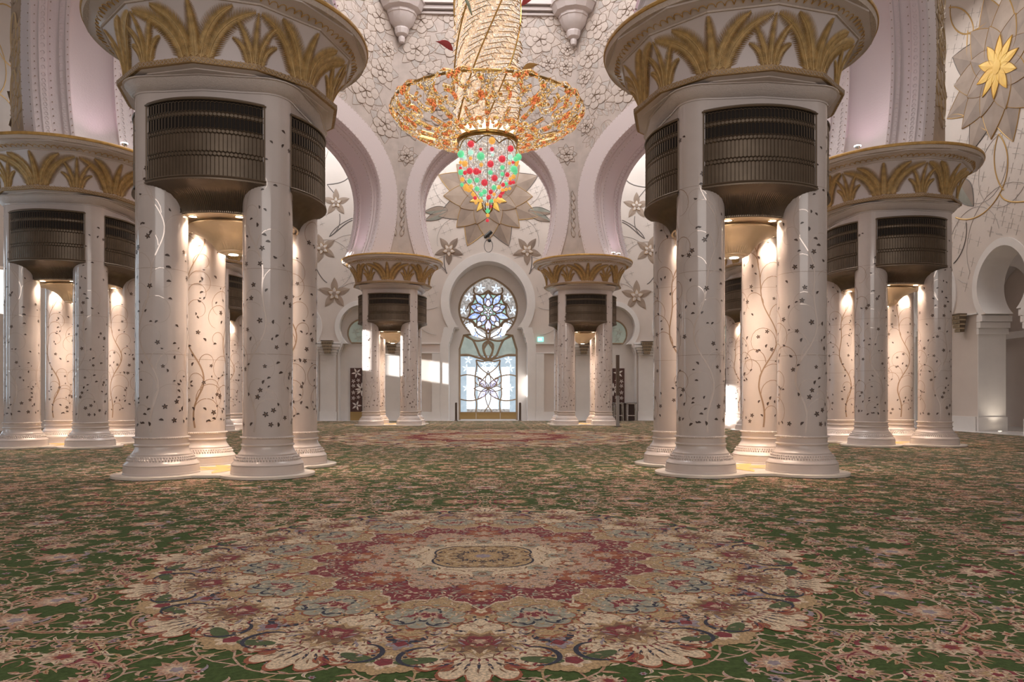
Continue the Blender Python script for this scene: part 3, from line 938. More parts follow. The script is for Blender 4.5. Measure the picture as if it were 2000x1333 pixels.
# dado panels, string courses, pilaster capitals and plinths
for sgn in (-1,1):
    for (a,b) in ((2.72,5.0),):
        mb.box((sgn*(a+b)/2, YB-0.02, 4.10), (b-a,0.06,0.50), 2)
        mb.box((sgn*(a+b)/2, YB-0.04, 4.37), (b-a,0.10,0.05), 1); mb.box((sgn*(a+b)/2, YB-0.04, 3.84), (b-a,0.10,0.05), 1)
        mb.box((sgn*2.95, YB-0.05, 1.9), (0.45,0.12,3.8), 1); mb.box((sgn*2.95, YB-0.06, 0.25), (0.52,0.14,0.5), 1)
        mb.box((sgn*4.05, YB-0.012, 0.25), (1.7,0.05,0.5), 1)
    for k in range(5):
        c = sgn*(5.42+3.58*k)
        if abs(c) > 19: continue
        mb.box((c,YB-0.06,1.85),(0.86,0.16,3.7),1)
        mb.box((c,YB-0.07,0.26),(0.96,0.20,0.52),1)
        for j in range(4): mb.box((c,YB-0.08-0.03*j,3.78+0.15*j),(0.92+0.13*j,0.2+0.06*j,0.14),1)
        mb.box((c,YB-0.07,4.40),(1.4,0.22,0.10),1)
# masonry joints
for z in (0.55,1.1,1.65,2.2,2.75,3.3):
    for (a,b) in ((2.72,3.6),):
        pass
struct(mb.build('wall_back', [M['wall'], M['wall_low'], M['marble_carved']], None, 30))

# wall flowers ------------------------------------------------
PM = [M['wall'],
      mat('taupe_petal', (0.27,0.195,0.145), 0.5, col2=(0.38,0.29,0.225), vscale=1.2),
      mat('dark_taupe_petal', (0.20,0.145,0.11), 0.5, col2=(0.32,0.24,0.185), vscale=1.2),
      M['gold_line'],
      mat('yellow_petal', (0.80,0.47,0.07), 0.45, col2=(0.9,0.62,0.15), vscale=2),
      mat('grey_line', (0.13,0.11,0.10), 0.5),
      mat('green_grey_leaf', (0.17,0.17,0.14), 0.5, col2=(0.30,0.29,0.24), vscale=1.5),
      mat('etched_line', (0.42,0.37,0.34), 0.6)]
def big_flower(mb, fr, u, v, R, a0=PI/2, gold=True):
    for k in range(8):
        a = a0+k*PI/4+PI/8
        wall_petal(mb, fr, u, v, a, R, R*0.27, 0.01, 1, 3 if gold and k%2 else 5, R*0.02, 0.022, 0.012, 2)
    for k in range(8):
        a = a0+k*PI/4
        wall_petal(mb, fr, u, v, a, R*0.82, R*0.25, 0.03, 1, 3, R*0.02, 0.022, 0.012, 2 if k%2 else 1)
    for k in range(8):
        a = a0+k*PI/4+PI/8
        wall_petal(mb, fr, u, v, a, R*0.56, R*0.18, 0.05, 1, 3, R*0.02, 0.018, 0.012, 2)
    for k in range(10):
        a = a0+k*2*PI/10
        wall_petal(mb, fr, u, v, a, R*0.36, R*0.07, 0.07, 4, 3, R*0.01, 0.012, 0.02)
    pts = [(u+R*0.07*math.cos(t), v+R*0.085*math.sin(t)) for t in [k*PI/6 for k in range(12)]]
    mb.add([fr.p(u,v,0.12)]+[fr.p(*p,0.10) for p in pts], [(0,1+k,1+(k+1)%12) for k in range(12)], 4)
def small_flower(mb, fr, u, v, R, a0, dark=False):
    for k in range(5):
        a = a0+k*2*PI/5
        wall_petal(mb, fr, u, v, a, R, R*0.25, 0.01, 2 if dark else 1, None, R*0.05, 0.01, 0.012, 2 if dark else 1)
    for k in range(5):
        a = a0+k*2*PI/5
        wall_petal(mb, fr, u, v, a, R*0.42, R*0.13, 0.03, 0, 3, R*0.02, 0.012, 0.012)
    pts = [(u+R*0.13*math.cos(t), v+R*0.13*math.sin(t)) for t in [k*PI/4 for k in range(8)]]
    mb.add([fr.p(u,v,0.07)]+[fr.p(*p,0.06) for p in pts], [(0,1+k,1+(k+1)%8) for k in range(8)], 1)
def etched(mb, fr, u, v, s):
    """block of crossed etched lines like woven lattice"""
    for i in range(4):
        for j in range(4):
            if (i+j) % 2: continue
            cu, cv = u+(i-1.5)*s*0.3+(j-1.5)*s*0.12, v+(j-1.5)*s*0.3-(i-1.5)*s*0.12
            for a in (0.35, 0.35+PI/2):
                flat_strip(mb, fr, [(cu-0.17*s*math.cos(a),cv-0.17*s*math.sin(a)),(cu+0.17*s*math.cos(a),cv+0.17*s*math.sin(a))], 0.008, 0.008, 7)
def circ(mb, fr, u, v, R, m, w=0.012, a0=0, a1=2*PI, n=28, sy=1.0):
    flat_strip(mb, fr, [(u+R*math.cos(a0+(a1-a0)*k/n), v+R*sy*math.sin(a0+(a1-a0)*k/n)) for k in range(n+1)], w, 0.012, m)
SB = 1419.8/41.25
def bx(x): return (x-953.3)/SB
def bz(y): return (776.4-y)/SB+1.33
mb = MB()
frBf = Frame((0,YB-0.004,0), (1,0,0), (0,0,1), (0,-1,0))
def clip_back(u, v):
    if math.hypot(u, v-6.73) < 2.8 or (abs(u) < 2.8 and v < 5.6): return True
    if v < 4.7: return True
    return any(math.hypot(u-c, v-5.3) < 1.55 for c,k in BAYS)
CLIP[0] = clip_back
big_flower(mb, frBf, 0, bz(383), 3.0)
for (x,y,r,a,d) in ((876.7,489,28,PI/2+0.628,True),(1029.8,489,28,PI/2+0.628,True),(658,398,26,PI/2,False),(632,487,28,PI/2+0.3,False),(655,575,30,PI/2,False),
                  (1245,400,26,PI/2,False),(1270,487,28,PI/2-0.3,False),(1245,577,30,PI/2,False)):
    small_flower(mb, frBf, bx(x), bz(y), r/SB, a if not d else -PI/2, d)
for s in (-1,1):
    X = lambda x: bx(953.3+s*(x-953.3))
    # dark leaves beside the great flower
    for (x0,y0,x1,y1,w) in ((875,410,828,415,9),(875,412,830,432,9)):
        L = math.hypot(x1-x0,y1-y0)/SB; a = math.atan2(-(y1-y0), s*(x1-x0))
        wall_petal(mb, frBf, X(x0), bz(y0), a, L, w/SB, 0.01, 6, 5, 0, 0.015, 0.012, 2)
    def C3(p, m, w=0.02): flat_strip(mb, frBf, [(X(x),bz(y)) for x,y in bez3(*p, n=18)], w, 0.015, m)
    C3(((868,500),(866,520),(872,538),(879,546)), 5, 0.028); C3(((862,520),(870,528),(876,538),(880,548)), 5, 0.022)
    C3(((690,432),(672,438),(656,460),(645,464)), 5, 0.028); C3(((690,428),(665,438),(648,455),(646,464)), 5, 0.022)
    C3(((641,363),(655,362),(672,360),(681,350)), 5, 0.025); C3(((665,420),(668,440),(662,455),(645,464)), 5, 0.02)
    C3(((641,363),(650,375),(657,382),(658,385)), 5, 0.02)
    C3(((620,525),(628,545),(640,555),(641,553)), 5, 0.022)
    for (x,y,R,a0,a1) in ((900,470,46,0.2,3.4),(880,560,60,1.2,3.2),(858,600,55,2.6,4.6),(690,520,60,-0.4,2.6),(640,520,50,0,6.28),(700,600,48,0.2,3),(560,500,60,0,6.28),(835,560,45,0,6.28),(905,350,60,1.5,4.4)):
        circ(mb, frBf, X(x), bz(y), R/SB, 7, 0.012, *( (a0,a1) if s>0 else (PI-a1,PI-a0)))
    for (x,y) in ((870,355),(848,385),(868,440),(905,480),(850,320),(620,430),(700,330),(688,480),(600,380),(690,540),(560,440),(845,575),(600,560),(520,500)):
        etched(mb, frBf, X(x), bz(y), 0.85)
# extra flowers outwards, behind the clusters
rnd = random.Random(5)
for s in (-1,1):
    for (u,v) in ((12.6,12.6),(12.2,9.2),(15.5,10.8),(16.2,7.9),(13.0,7.4),(17.8,13.2),(10.5,15.5),(14.5,15.3)):
        small_flower(mb, frBf, s*u, v, 0.85, rnd.random()*6)
        circ(mb, frBf, s*u, v, 1.5, 7)
CLIP[0] = None
wf = mb.build('wall_back_flowers', PM, None, 40); struct(wf)

# pilaster brackets of stepped bronze
def bracket(loc, rz, label):
    mb = MB()
    for k,(w,z) in enumerate(((0.22,0.0),(0.28,0.17),(0.34,0.34),(0.40,0.51))):
        mb.box((0,-0.10-0.02*k,z+0.055), (w*2*0.78,0.18+0.04*k,0.11), 0)
        mb.box((0,-0.09-0.02*k,z+0.14), (w*2*0.70+0.05,0.14+0.04*k,0.06), 1)
        for j in range(7): mb.box((-w*0.7+j*w*1.4/6,-0.195-0.04*k,z+0.055),(0.018,0.02,0.10),1)
    mb.box((0,-0.18,0.70),(0.66,0.34,0.05),0)
    o = mb.build('wall_bracket', [M['bronze'], M['brass']], None); o.location = loc; o.rotation_euler = (0,0,rz)
    tag(o, label, 'wall bracket', 'stepped bronze brackets on the pilasters')
for s,nm in ((-1,'left'),(1,'right')):
    bracket((s*5.42,YB-0.18,3.78), 0, 'small stepped bronze bracket on the first back-wall pilaster %s of the great window' % nm)
    bracket((s*9.0,YB-0.18,3.78), 0, 'small stepped bronze bracket on the second back-wall pilaster %s of the great window' % nm)

# lunettes and flowered doors in the side bays
M['lunette'] = mat('green_lunette_glass', (0.32,0.38,0.33), 0.25, col2=(0.42,0.48,0.42), vscale=2, emis=(0.42,0.50,0.44), estr=0.12)
M['lunette_line'] = mat('lunette_vine', (0.50,0.55,0.50), 0.3)
nwin = 2
for (c,k) in BAYS:
    if k > 2: continue
    mb = MB(); y = YB+0.53
    R = 0.80; zc = 4.98
    arc = [(c+R*math.cos(a), zc+R*math.sin(a)) for a in [PI+0.75-(PI+1.5)*i/24 for i in range(25)]]
    mb.add([(c,y,zc)]+[(x,y,z) for x,z in arc], [(0,i,i+1) for i in range(1,25)]+[(0,25,1)], 0)
    mb.tube([(x,y-0.02,z) for x,z in arc], 0.045, 6, 1, closed=True)
    for q in range(5):
        cxx, czz = c+0.38*math.cos(PI/2+q*2*PI/5), zc+0.34*math.sin(PI/2+q*2*PI/5)
        for j in range(5):
            wall_petal(mb, Frame((0,y-0.004,0),(1,0,0),(0,0,1),(0,-1,0)), cxx, czz, j*2*PI/5+q, 0.2, 0.045, 0.0, 2, None, 0.02, 0, 0.004)
    o = mb.build('window_%d' % nwin, [M['lunette'], M['tracery'], M['lunette_line']], None, 40); struct(o); nwin += 1
M['door_list'] = 0
ndoor = 1
for c in (-7.21, 7.21, -14.37, 14.37):
    root = bpy.data.objects.new('door_%d' % ndoor, None); C.objects.link(root); struct(root); ndoor += 1
    y = YB+0.50
    mb = MB(); mb.box((c,y,1.75),(1.32,0.08,2.50),0); mb.box((c,y-0.045,1.75),(0.02,0.01,2.5),1)
    mb.build('door_leaf', [M['door'], M['black']], root)
    mb = MB(); mb.box((c,y,0.25),(1.32,0.09,0.50),0); mb.build('kick_panel', M['brass_panel'], root)
    mb = MB(); frD = Frame((c,y-0.042,0),(1,0,0),(0,0,1),(0,-1,0))
    def fl(u,v,R,a=0.3):
        for j in range(5): wall_petal(mb, frD, u, v, a+j*2*PI/5, R, R*0.2, 0.0, 0, None, R*0.1, 0, 0.01)
    for s in (-1,1):
        fl(s*0.30,2.72,0.27,0.5*s); fl(s*0.30,0.85,0.27,1+s)
        for v in (2.25,1.98,1.60,1.28): fl(s*0.48,v,0.12,v); fl(s*0.20,v+0.05,0.11,v*2)
    for j in range(8): wall_petal(mb, frD, 0, 1.78, j*PI/4, 0.34, 0.06, 0.004, 0, None, 0.06, 0, 0.01)
    mb.build('flower_pattern', M['door_flower'], root)

# ------------------------------------------------------------------ the great window
W1 = bpy.data.objects.new('window_1', None); C.objects.link(W1); struct(W1)
def lit(name, col, e, col2=None, sc=3.0):
    m = mat(name, col, 0.2, emis=col, estr=e)
    if col2:
        nt = m.node_tree; b = nt.nodes['Principled BSDF']; tc = nt.nodes.new('ShaderNodeTexCoord'); n = nt.nodes.new('ShaderNodeTexNoise')
        n.inputs['Scale'].default_value = sc; n.inputs['Detail'].default_value = 3; r = nt.nodes.new('ShaderNodeValToRGB')
        r.color_ramp.elements[0].position = 0.38; r.color_ramp.elements[1].position = 0.6
        r.color_ramp.elements[0].color = (*col,1); r.color_ramp.elements[1].color = (*col2,1)
        sock(nt, tc.outputs['Object'], n.inputs['Vector']); sock(nt, n.outputs['Fac'], r.inputs['Fac']); sock(nt, r.outputs['Color'], b.inputs['Emission Color'])
        b.inputs['Base Color'].default_value = (0.1,0.1,0.1,1)
    return m
G = [lit('glass_sky', (0.33,0.42,0.50), 0.8, (0.52,0.62,0.70), 5), lit('glass_white', (0.84,0.92,1.0), 1.25), lit('glass_green', (0.22,0.27,0.24), 0.75, (0.29,0.34,0.30), 2),
     lit('glass_blue', (0.20,0.30,0.62), 1.1, (0.50,0.62,0.86), 6), lit('glass_side', (0.36,0.46,0.54), 0.9, (0.42,0.52,0.6), 4), lit('glass_flower', (0.55,0.65,0.78), 1.1),
     lit('glass_teal', (0.22,0.42,0.36), 1.0, (0.4,0.6,0.55), 6), lit('glass_dark', (0.20,0.19,0.18), 0.8, (0.45,0.42,0.40), 9), lit('glass_violet', (0.42,0.42,0.78), 1.2, (0.7,0.7,0.95), 9)]
YG = YB+1.46
frG = Frame((0,YG,0),(1,0,0),(0,0,1),(0,-1,0))
SG = 1419.8/(YG)
def gx(x): return (x-345)/3.703/SG
def gz(y): return (776.4-(480+y/3.703))/SG+1.33
def gp(x,y): return (gx(x),gz(y))
mb = MB()
zc = gz(468)
pts = [(1.80*math.cos(t), zc+1.80*math.sin(t)+(0.12*max(0,math.sin(t))**6)) for t in [k*2*PI/40 for k in range(40)]]
mb.add([frG.p(0,zc,-0.02)]+[frG.p(*p,-0.02) for p in pts], [(0,1+k,1+(k+1)%40) for k in range(40)], 7)
def quad(x0,y0,x1,y1,n,m): mb.add([frG.p(gx(x0),gz(y0),n),frG.p(gx(x1),gz(y0),n),frG.p(gx(x1),gz(y1),n),frG.p(gx(x0),gz(y1),n)], [(0,1,2,3)], m)
quad(125,640,565,832,-0.03,2)
quad(125,800,565,1215,-0.025,4)
quad(190,880,500,1205,-0.02,1); quad(250,880,272,1205,-0.015,4); quad(418,880,440,1205,-0.015,4); quad(190,1182,500,1205,-0.012,7)
def blob(pts,n,m):
    cx = sum(p[0] for p in pts)/len(pts); cy = sum(p[1] for p in pts)/len(pts)
    mb.add([frG.p(*gp(cx,cy),n)]+[frG.p(*gp(*p),n) for p in pts], [(0,1+k,1+(k+1)%len(pts)) for k in range(len(pts))], m)
def fan(cx,cy,R,r,n,m): blob([(cx+R*math.cos(t),cy+R*math.sin(t)) for t in [k*2*PI/r for k in range(r)]],n,m)
blob([(200,570),(235,560),(262,600),(340,655),(300,672),(230,650),(190,620)],-0.01,1); blob([(490,570),(455,560),(428,600),(350,655),(390,672),(460,650),(500,620)],-0.01,1)
fan(345,468,128,20,-0.008,6)
def gpetal(cx,cy,ang,L,W,n,m,r0=0): 
    ca,sa = math.cos(ang),math.sin(ang); p = petal_pts(L,W); vs = []
    for (x,w) in p:
        for q in (w,-w): vs.append(frG.p(*gp(cx+ca*(x+r0)-sa*q, cy+sa*(x+r0)+ca*q), n))
    mb.add(vs, [(2*i,2*i+1,2*i+3,2*i+2) for i in range(len(p)-1)], m)
def gflower(cx,cy,R,a=0.0,m=5,n=0.0,W=0.2):
    for j in range(5): gpetal(cx,cy,a-PI/2+j*2*PI/5,R,R*W,n,m,R*0.08)
CY_ = 479
for k in range(5):
    a = PI/2+k*2*PI/5
    gpetal(345,CY_,a,104,24,-0.002,3 if k else 8,56)
    a += PI/5
    gpetal(345,CY_,a,100,36,-0.001,3,34); gpetal(345,CY_,a,62,20,0.001,8,34); gpetal(345,CY_,a,44,17,0.002,5 if k in (0,4) else 3,88)
gflower(345,CY_,36,PI,8,0.008,0.24); gflower(345,CY_,18,PI,1,0.010,0.24)
for (x,y) in ((205,375),(168,470),(198,575),(290,310),(400,310),(485,375),(522,470),(492,575)): gflower(x,y,33,0.1,5,-0.004)
for (x,y) in ((262,640),(430,640)): gflower(x,y,28,0.3,3,-0.002)
for (x,y) in ((275,930),(415,930),(225,1010),(465,1010),(300,1150),(390,1150)): gflower(x,y,26,0.4,5,-0.004)
for (x,y) in ((202,828),(188,888),(190,1030),(205,1090),(490,828),(505,888),(503,1030),(488,1090),(205,1165),(300,1155),(400,1155),(485,1165),(318,862),(376,862),(212,960),(478,960)): gflower(x,y,30 if y<900 or y==1030 else 20,0.1,5,-0.006)
for k in range(8): gpetal(345,1035,-PI/2+k*PI/4,105 if k%4 else 130,20,0.0,8 if k%2 else 5)
mb.build('glass', G, W1)
mb = MB()
def smooth(path, k=5):
    if len(path) < 3: return path
    P = [path[0]]+list(path)+[path[-1]]; out = []
    for i in range(1, len(P)-2):
        p0,p1,p2,p3 = P[i-1],P[i],P[i+1],P[i+2]
        for j in range(k):
            t = j/k
            out.append(tuple(0.5*((2*b)+(-a+c)*t+(2*a-5*b+4*c-d)*t*t+(-a+3*b-3*c+d)*t**3) for a,b,c,d in zip(p0,p1,p2,p3)))
    return out+[path[-1]]
def TR(path, r=0.05, m=0, n=0.03):
    if len(path) < 8: path = smooth(path)
    mb.tube([frG.p(*gp(x,y), n) for x,y in path], r*1.12, 6, m)
oc = [(x*0.985,z) for x,z in wc]
mb.tube([frG.p(x,z,0.02) for x,z in oc], 0.10, 6, 0)
def mir(path): return [(690-x,y) for x,y in path]
def TM(path, r=0.045): TR(path, r); TR(mir(path), r)
# great flower: outlines of the petals
def lens(a, r0, L, W, r):
    for s_ in (1,-1): TR([(345+math.cos(a)*(x+r0)-math.sin(a)*w*s_, CY_+math.sin(a)*(x+r0)+math.cos(a)*w*s_) for x,w in petal_pts(L,W,9)], r)
for k in range(5):
    a = PI/2+k*2*PI/5
    lens(a, 56, 106, 25, 0.036)
    a += PI/5
    lens(a, 32, 104, 38, 0.034); lens(a, 34, 60, 20, 0.024); lens(a, 86, 48, 19, 0.024)
    lens(a-PI/5, 6, 34, 9, 0.02)
# pointed ring round the flower
for k in range(10):
    a = PI/2+k*2*PI/10; b = a+2*PI/10
    ra, rb = (160,140) if k % 2 == 0 else (140,160)
    m_ = (a+b)/2
    TR(bez((345+ra*math.cos(a),CY_+ra*math.sin(a)),(345+118*math.cos(m_),CY_+118*math.sin(m_)),(345+rb*math.cos(b),CY_+rb*math.sin(b)),6), 0.045)
TM([(345,325),(300,355),(255,352),(240,330),(247,305)]); TM([(240,355),(240,400),(205,428)]); TM([(205,430),(180,480)],0.03)
TM([(135,520),(170,524),(205,540),(235,560),(250,590)]); TM([(135,545),(160,560),(180,530)],0.03); TM([(160,580),(190,560),(230,545)],0.03)
TM([(345,690),(330,640),(345,600)]); TM([(250,600),(270,640),(330,670)],0.03)
# knot between the two lights
TM([(345,690),(310,720),(318,780),(345,830)],0.06); TM([(170,650),(230,680),(262,740),(290,800),(345,828)],0.055); TM([(345,700),(378,760),(345,825)],0.045)
TM([(135,795),(200,792),(270,812),(345,830)],0.06); TM([(165,648),(260,690),(345,675)],0.05)
# lower light
TM([(345,832),(300,838),(258,828)],0.04); TM([(258,828),(275,870),(310,905),(345,930),(380,965),(410,1010),(345,1035)],0.03)
TM([(258,828),(262,880),(250,950),(252,1010),(248,1080),(262,1140),(256,1205)],0.035)
TM([(140,945),(190,935),(250,945),(300,965)],0.035); TM([(140,1112),(200,1122),(252,1118),(300,1100)],0.035)
for k in range(8):
    a = -PI/2+k*PI/4; L = 105 if k%4 else 130
    for s in (1,-1): TR([(345+math.cos(a)*x-math.sin(a)*w*s, 1035+math.sin(a)*x+math.cos(a)*w*s) for x,w in petal_pts(L,22,8)], 0.024)
TM([(345,1165),(325,1190),(320,1205)],0.03); TM([(255,990),(275,1010),(300,1000),(318,1010)],0.024)
mb.box((gx(345),YG,gz(1208)),(3.4,0.12,0.07),0); mb.box((gx(345),YG-0.02,gz(800)),(3.4,0.05,0.03),0)
mb.build('tracery', M['tracery'], W1, 50)
for (x0,x1) in ((135,258),(258,432),(432,555)):
    mb = MB(); mb.box(((gx(x0)+gx(x1))/2,YG-0.04,gz(1232)),(gx(x1)-gx(x0)-0.02,0.10,gz(1210)-gz(1256)),0)
    mb.box(((gx(x0)+gx(x1))/2,YG-0.10,gz(1212)),(gx(x1)-gx(x0)-0.02,0.03,0.04),0)
    mb.build('threshold_panel', M['brass_panel'], W1)

# ------------------------------------------------------------------ right wall with its open arcade
XR = 19.2
frR = Frame((XR,0,0), (0,1,0), (0,0,1), (-1,0,0))
mb = MB()
PITCH = 4.2
cents = [26.6+PITCH*k for k in range(-5,4)]
for c in cents:
    cu = arch_curve(c, 1.22, 3.85, 1.05, 4.55, 1.32, 5.60, point=0.06, n=18)
    fill_bay(mb, frR, c-PITCH/2, min(c+PITCH/2, YB+0.6), 0, ZT, cu, 0, 5.60)
    cuo = arch_curve(c, 1.26, 3.85, 1.30, 4.55, 1.60, 5.60, point=0.06, n=18)
    ring_band(mb, frR, cu, cuo, 0.05, 1)
    reveal(mb, frR, cu, 1.05, 1)
    for q in (-1,1):   # imposts on both jambs
        for j in range(3): mb.box((XR+0.52, c+q*(1.22-0.05*j), 3.90+0.24*j), (1.2,0.12+0.10*j,0.22), 1)
        mb.box((XR+0.52, c+q*1.24, 0.28), (1.16,0.10,0.56), 1)
    if c+PITCH/2 < YB:
        s = c+PITCH/2
        mb.box((XR-0.03,s,0.28),(0.10,1.5,0.56),1)
        mb.box((XR-0.03,s,4.62),(0.10,1.62,0.06),1)
mb.add([(XR+1.05,0,0),(XR+1.05,YB+0.6,0),(XR+1.05,YB+0.6,0.01),(XR+1.05,0,0.01)], [(0,1,2,3)], 1)
struct(mb.build('wall_right', [M['wall'], M['wall_low']], None, 30))
for (s,nm) in ((26.6+PITCH/2,'beside the first open arch'),):
    bracket((XR-0.12,s,3.95), -PI/2, 'stepped bronze bracket on the right-hand side wall %s' % nm)
# the wall behind the arcade
frO = Frame((23.4,0,0), (0,1,0), (0,0,1), (-1,0,0))
mb = MB()
for c in [c+1.3 for c in cents]:
    cu = arch_curve(c, 1.3, 3.9, 1.15, 4.6, 1.4, 5.75, point=0.06, n=18)
    fill_bay(mb, frO, c-PITCH/2, c+PITCH/2, 0, 12, cu, 0, 5.75)
    reveal(mb, frO, cu, 0.7, 0)
    mb.box((23.4,c,4.1),(0.1,2.5,0.3),0)
mb.add([(24.1,0,0),(24.1,46,0),(24.1,46,12),(24.1,0,12)], [(0,1,2,3)], 1)
struct(mb.build('wall_outer', [M['wall_low'], M['wall']], None, 30))
for (x,y,nm) in ((19.75,27.45,'at the foot of the open arch pier in the right wall'),(22.7,24.6,'behind the right arcade, beside the outer wall')):
    t = thing('floor_uplight', 'small round floor light %s' % nm, 'light', (x,y,0.001))
    mb_ = mb; mb = MB(); mb.lathe([(0.10,0.0),(0.10,0.02),(0.075,0.025)],16,m=0); mb.build('housing', M['chrome'], t, 40)
    mb = MB(); mb.lathe([(0.075,0.022),(0.0001,0.022)],16,m=0); mb.build('bulb', M['lamp'], t); mb = mb_
    add_light('uplight_lamp', 'SPOT', (x,y,0.06), 35, (1.0,0.88,0.72), (PI,0,0), 0.05, spot=math.radians(100), blend=1.0)
# inlaid flowers of the right wall
mb = MB()
frRf = Frame((XR-0.004,0,0), (0,1,0), (0,0,1), (-1,0,0))
CLIP[0] = lambda u, v: v < 4.8 or any(math.hypot(u-c, v-5.6) < 1.75 for c in cents)
big_flower(mb, frRf, 26.75, 13.75, 3.1, PI/2+0.15)
def ry(x,y):
    t = (x-998.4)/1419.8; yc = 19.15/(t+0.0305); return (yc*(1-0.0)-0.58, (776.4-y)*yc/1419.8+1.33)
def RC(pts, m, w=0.03): flat_strip(mb, frRf, [ry(*p) for p in bez3(*pts, n=18)], w, 0.02, m)
RC(((1853,15),(1900,5),(1910,75),(1892,65)),3); RC(((1856,10),(1850,60),(1880,72),(1892,65)),3); RC(((1892,65),(1915,55),(1935,40),(1940,30)),3)
RC(((1950,262),(1935,300),(1940,350),(1960,372)),3); RC(((1950,262),(1975,290),(1972,345),(1952,378)),3); RC(((1952,378),(1960,400),(1990,395),(2000,394)),3)
RC(((1952,378),(1930,420),(1895,438),(1866,425)),3); RC(((1857,226),(1880,215),(1900,240),(1925,255)),3); RC(((1887,435),(1890,470),(1878,500),(1862,515)),5,0.025)
RC(((1890,60),(1885,100),(1890,130),(1895,150)),3)
for (x,y,s) in ((1870,95,1.0),(1875,300,1.0),(1880,345,1.0),(1935,480,1.0),(1985,420,1.0),(1965,560,1),(1900,540,1),(1905,25,1.0),(1868,190,1.0),(1915,290,1.0),(1985,260,1.0),(1905,370,1.0),(1985,330,1.0),(1872,460,1),(1950,430,1)):
    u,v = ry(x,y); etched(mb, frRf, u, v, s*1.1)
u,v = ry(1862,395); wall_petal(mb, frRf, u-0.3, v+0.8, -2.2, 1.6, 0.45, 0.01, 6, 5, 0, 0.02, 0.012, 2)
for (x,y,R) in ((1920,330,1.3),(1960,330,1.4),(1900,480,1.5),(1960,470,2.1)):
    u,v = ry(x,y); circ(mb, frRf, u, v, R, 7, 0.014)
for (u,v) in ((31.5,11.5),(34.5,14.0),(36.5,9.8),(20,11),(22.5,16.5)): small_flower(mb, frRf, u, v, 1.1, u)
CLIP[0] = None
struct(mb.build('wall_right_flowers', PM, None, 40))

# ------------------------------------------------------------------ left wall, pierced by the windows the sun comes through
XL = -19.4
holes = []   # (y0,y1,z0,z1)
def src(x,y,z):
    t = (x-XL)/SUND.x; return (y-SUND.y*t, z-SUND.z*t)
ya,za = src(-5.42,33.92,2.55)
yb,_ = src(-3.66,33.92,2.3)
sill = za
y1,_ = src(-5.2,YB,2.4); y2,_ = src(2.72,YB,1.3)
y3,_ = src(10.42,29.8,0.5); y4,_ = src(10.42,30.7,0.5)
holes.append((ya-0.9, ya+0.42, sill, sill+1.9))
holes.append((min(y1,y2), max(y1,y2), sill, sill+1.25))
holes.append((min(y3,y4)-0.1, max(y3,y4)+0.1, sill, sill+1.65))
yu,zu = src(-6.7,34.2,7.7); holes.append((yu-0.45,yu+0.35,zu-0.2,zu+0.55))
print('holes', holes)
mb = MB()
ys = sorted(set([-40,46]+[v for h in holes for v in h[:2]])); zs = sorted(set([0,24]+[v for h in holes for v in h[2:]]))
for i in range(len(ys)-1):
    for j in range(len(zs)-1):
        cy, cz = (ys[i]+ys[i+1])/2, (zs[j]+zs[j+1])/2
        if any(h[0] < cy < h[1] and h[2] < cz < h[3] for h in holes): continue
        mb.box((XL-0.3, cy, cz), (0.6, ys[i+1]-ys[i], zs[j+1]-zs[j]), 0)
struct(mb.build('wall_left', M['wall']))
for (yc_,zt_) in ((14.2,7.2),(17.8,7.2),(25.0,7.2)):
    wr = bpy.data.objects.new('window_%d' % nwin, None); C.objects.link(wr); struct(wr); nwin += 1
    mb = MB(); mb.box((XL+0.02,yc_,4.0),(0.04,1.5,zt_-1.6),0); mb.build('glass', mat('side_window_glass',(0.55,0.72,0.85),0.2,emis=(0.62,0.80,0.95),estr=3.2), wr)
    mb = MB()
    for j in range(4): mb.box((XL+0.05,yc_-0.75+0.5*j,4.0),(0.06,0.06,zt_-1.6),0)
    for j in range(6): mb.box((XL+0.05,yc_,1.25+1.1*j),(0.06,1.5,0.05),0)
    mb.build('window_frame', M['tracery'], wr)
mb = MB(); frL = Frame((XL+0.002,0,0),(0,-1,0),(0,0,1),(1,0,0))
for (u,v,R_) in ((-29.5,11.8,1.6),(-28.5,14.4,1.4),(-30.2,16.0,1.2),(-27.6,9.4,1.7),(-31.5,13.0,1.3)): circ(mb, frL, u, v, R_, 3, 0.03)
for (u,v) in ((-32.5,15.0),(-33.5,9.5)): small_flower(mb, frL, u, v, 1.0, u)
struct(mb.build('wall_left_flowers', PM, None, 40))

# ------------------------------------------------------------------ floor and carpet
mb = MB(); mb.box((2.4,20.5,-0.05),(44,53,0.1),0)
struct(mb.build('floor', M['floor']))

def cmat(name, col, var=0.25):
    m = mat(name, col, 0.95, var=var, vscale=70 if var > 0.3 else 38, bump=0.5, bscale=160, spec=0.1)
    b = m.node_tree.nodes['Principled BSDF']; b.inputs['Sheen Weight'].default_value = 0.14; b.inputs['Sheen Roughness'].default_value = 0.4
    b.inputs['Sheen Tint'].default_value = (0.9,0.85,0.8,1)
    return m
CM = [cmat('carpet_green', (0.073,0.108,0.038)), cmat('carpet_cream', (0.68,0.53,0.37), 0.42), cmat('carpet_pink', (0.54,0.36,0.26), 0.42), cmat('carpet_tan', (0.460,0.310,0.161), 0.42),
      cmat('carpet_red', (0.218,0.028,0.039)), cmat('carpet_orange', (0.333,0.098,0.048)), cmat('carpet_grey', (0.333,0.322,0.253)), cmat('carpet_navy', (0.025,0.028,0.052)),
      cmat('carpet_brown', (0.218,0.115,0.063)), cmat('carpet_rose', (0.460,0.253,0.161), 0.42), cmat('carpet_lilac', (0.310,0.253,0.276)), cmat('carpet_dark_green', (0.051,0.079,0.028))]
GRN,CRM,PNK,TAN,RED,ORG,GRY,NVY,BRN,ROS,LIL,DGR = range(12)
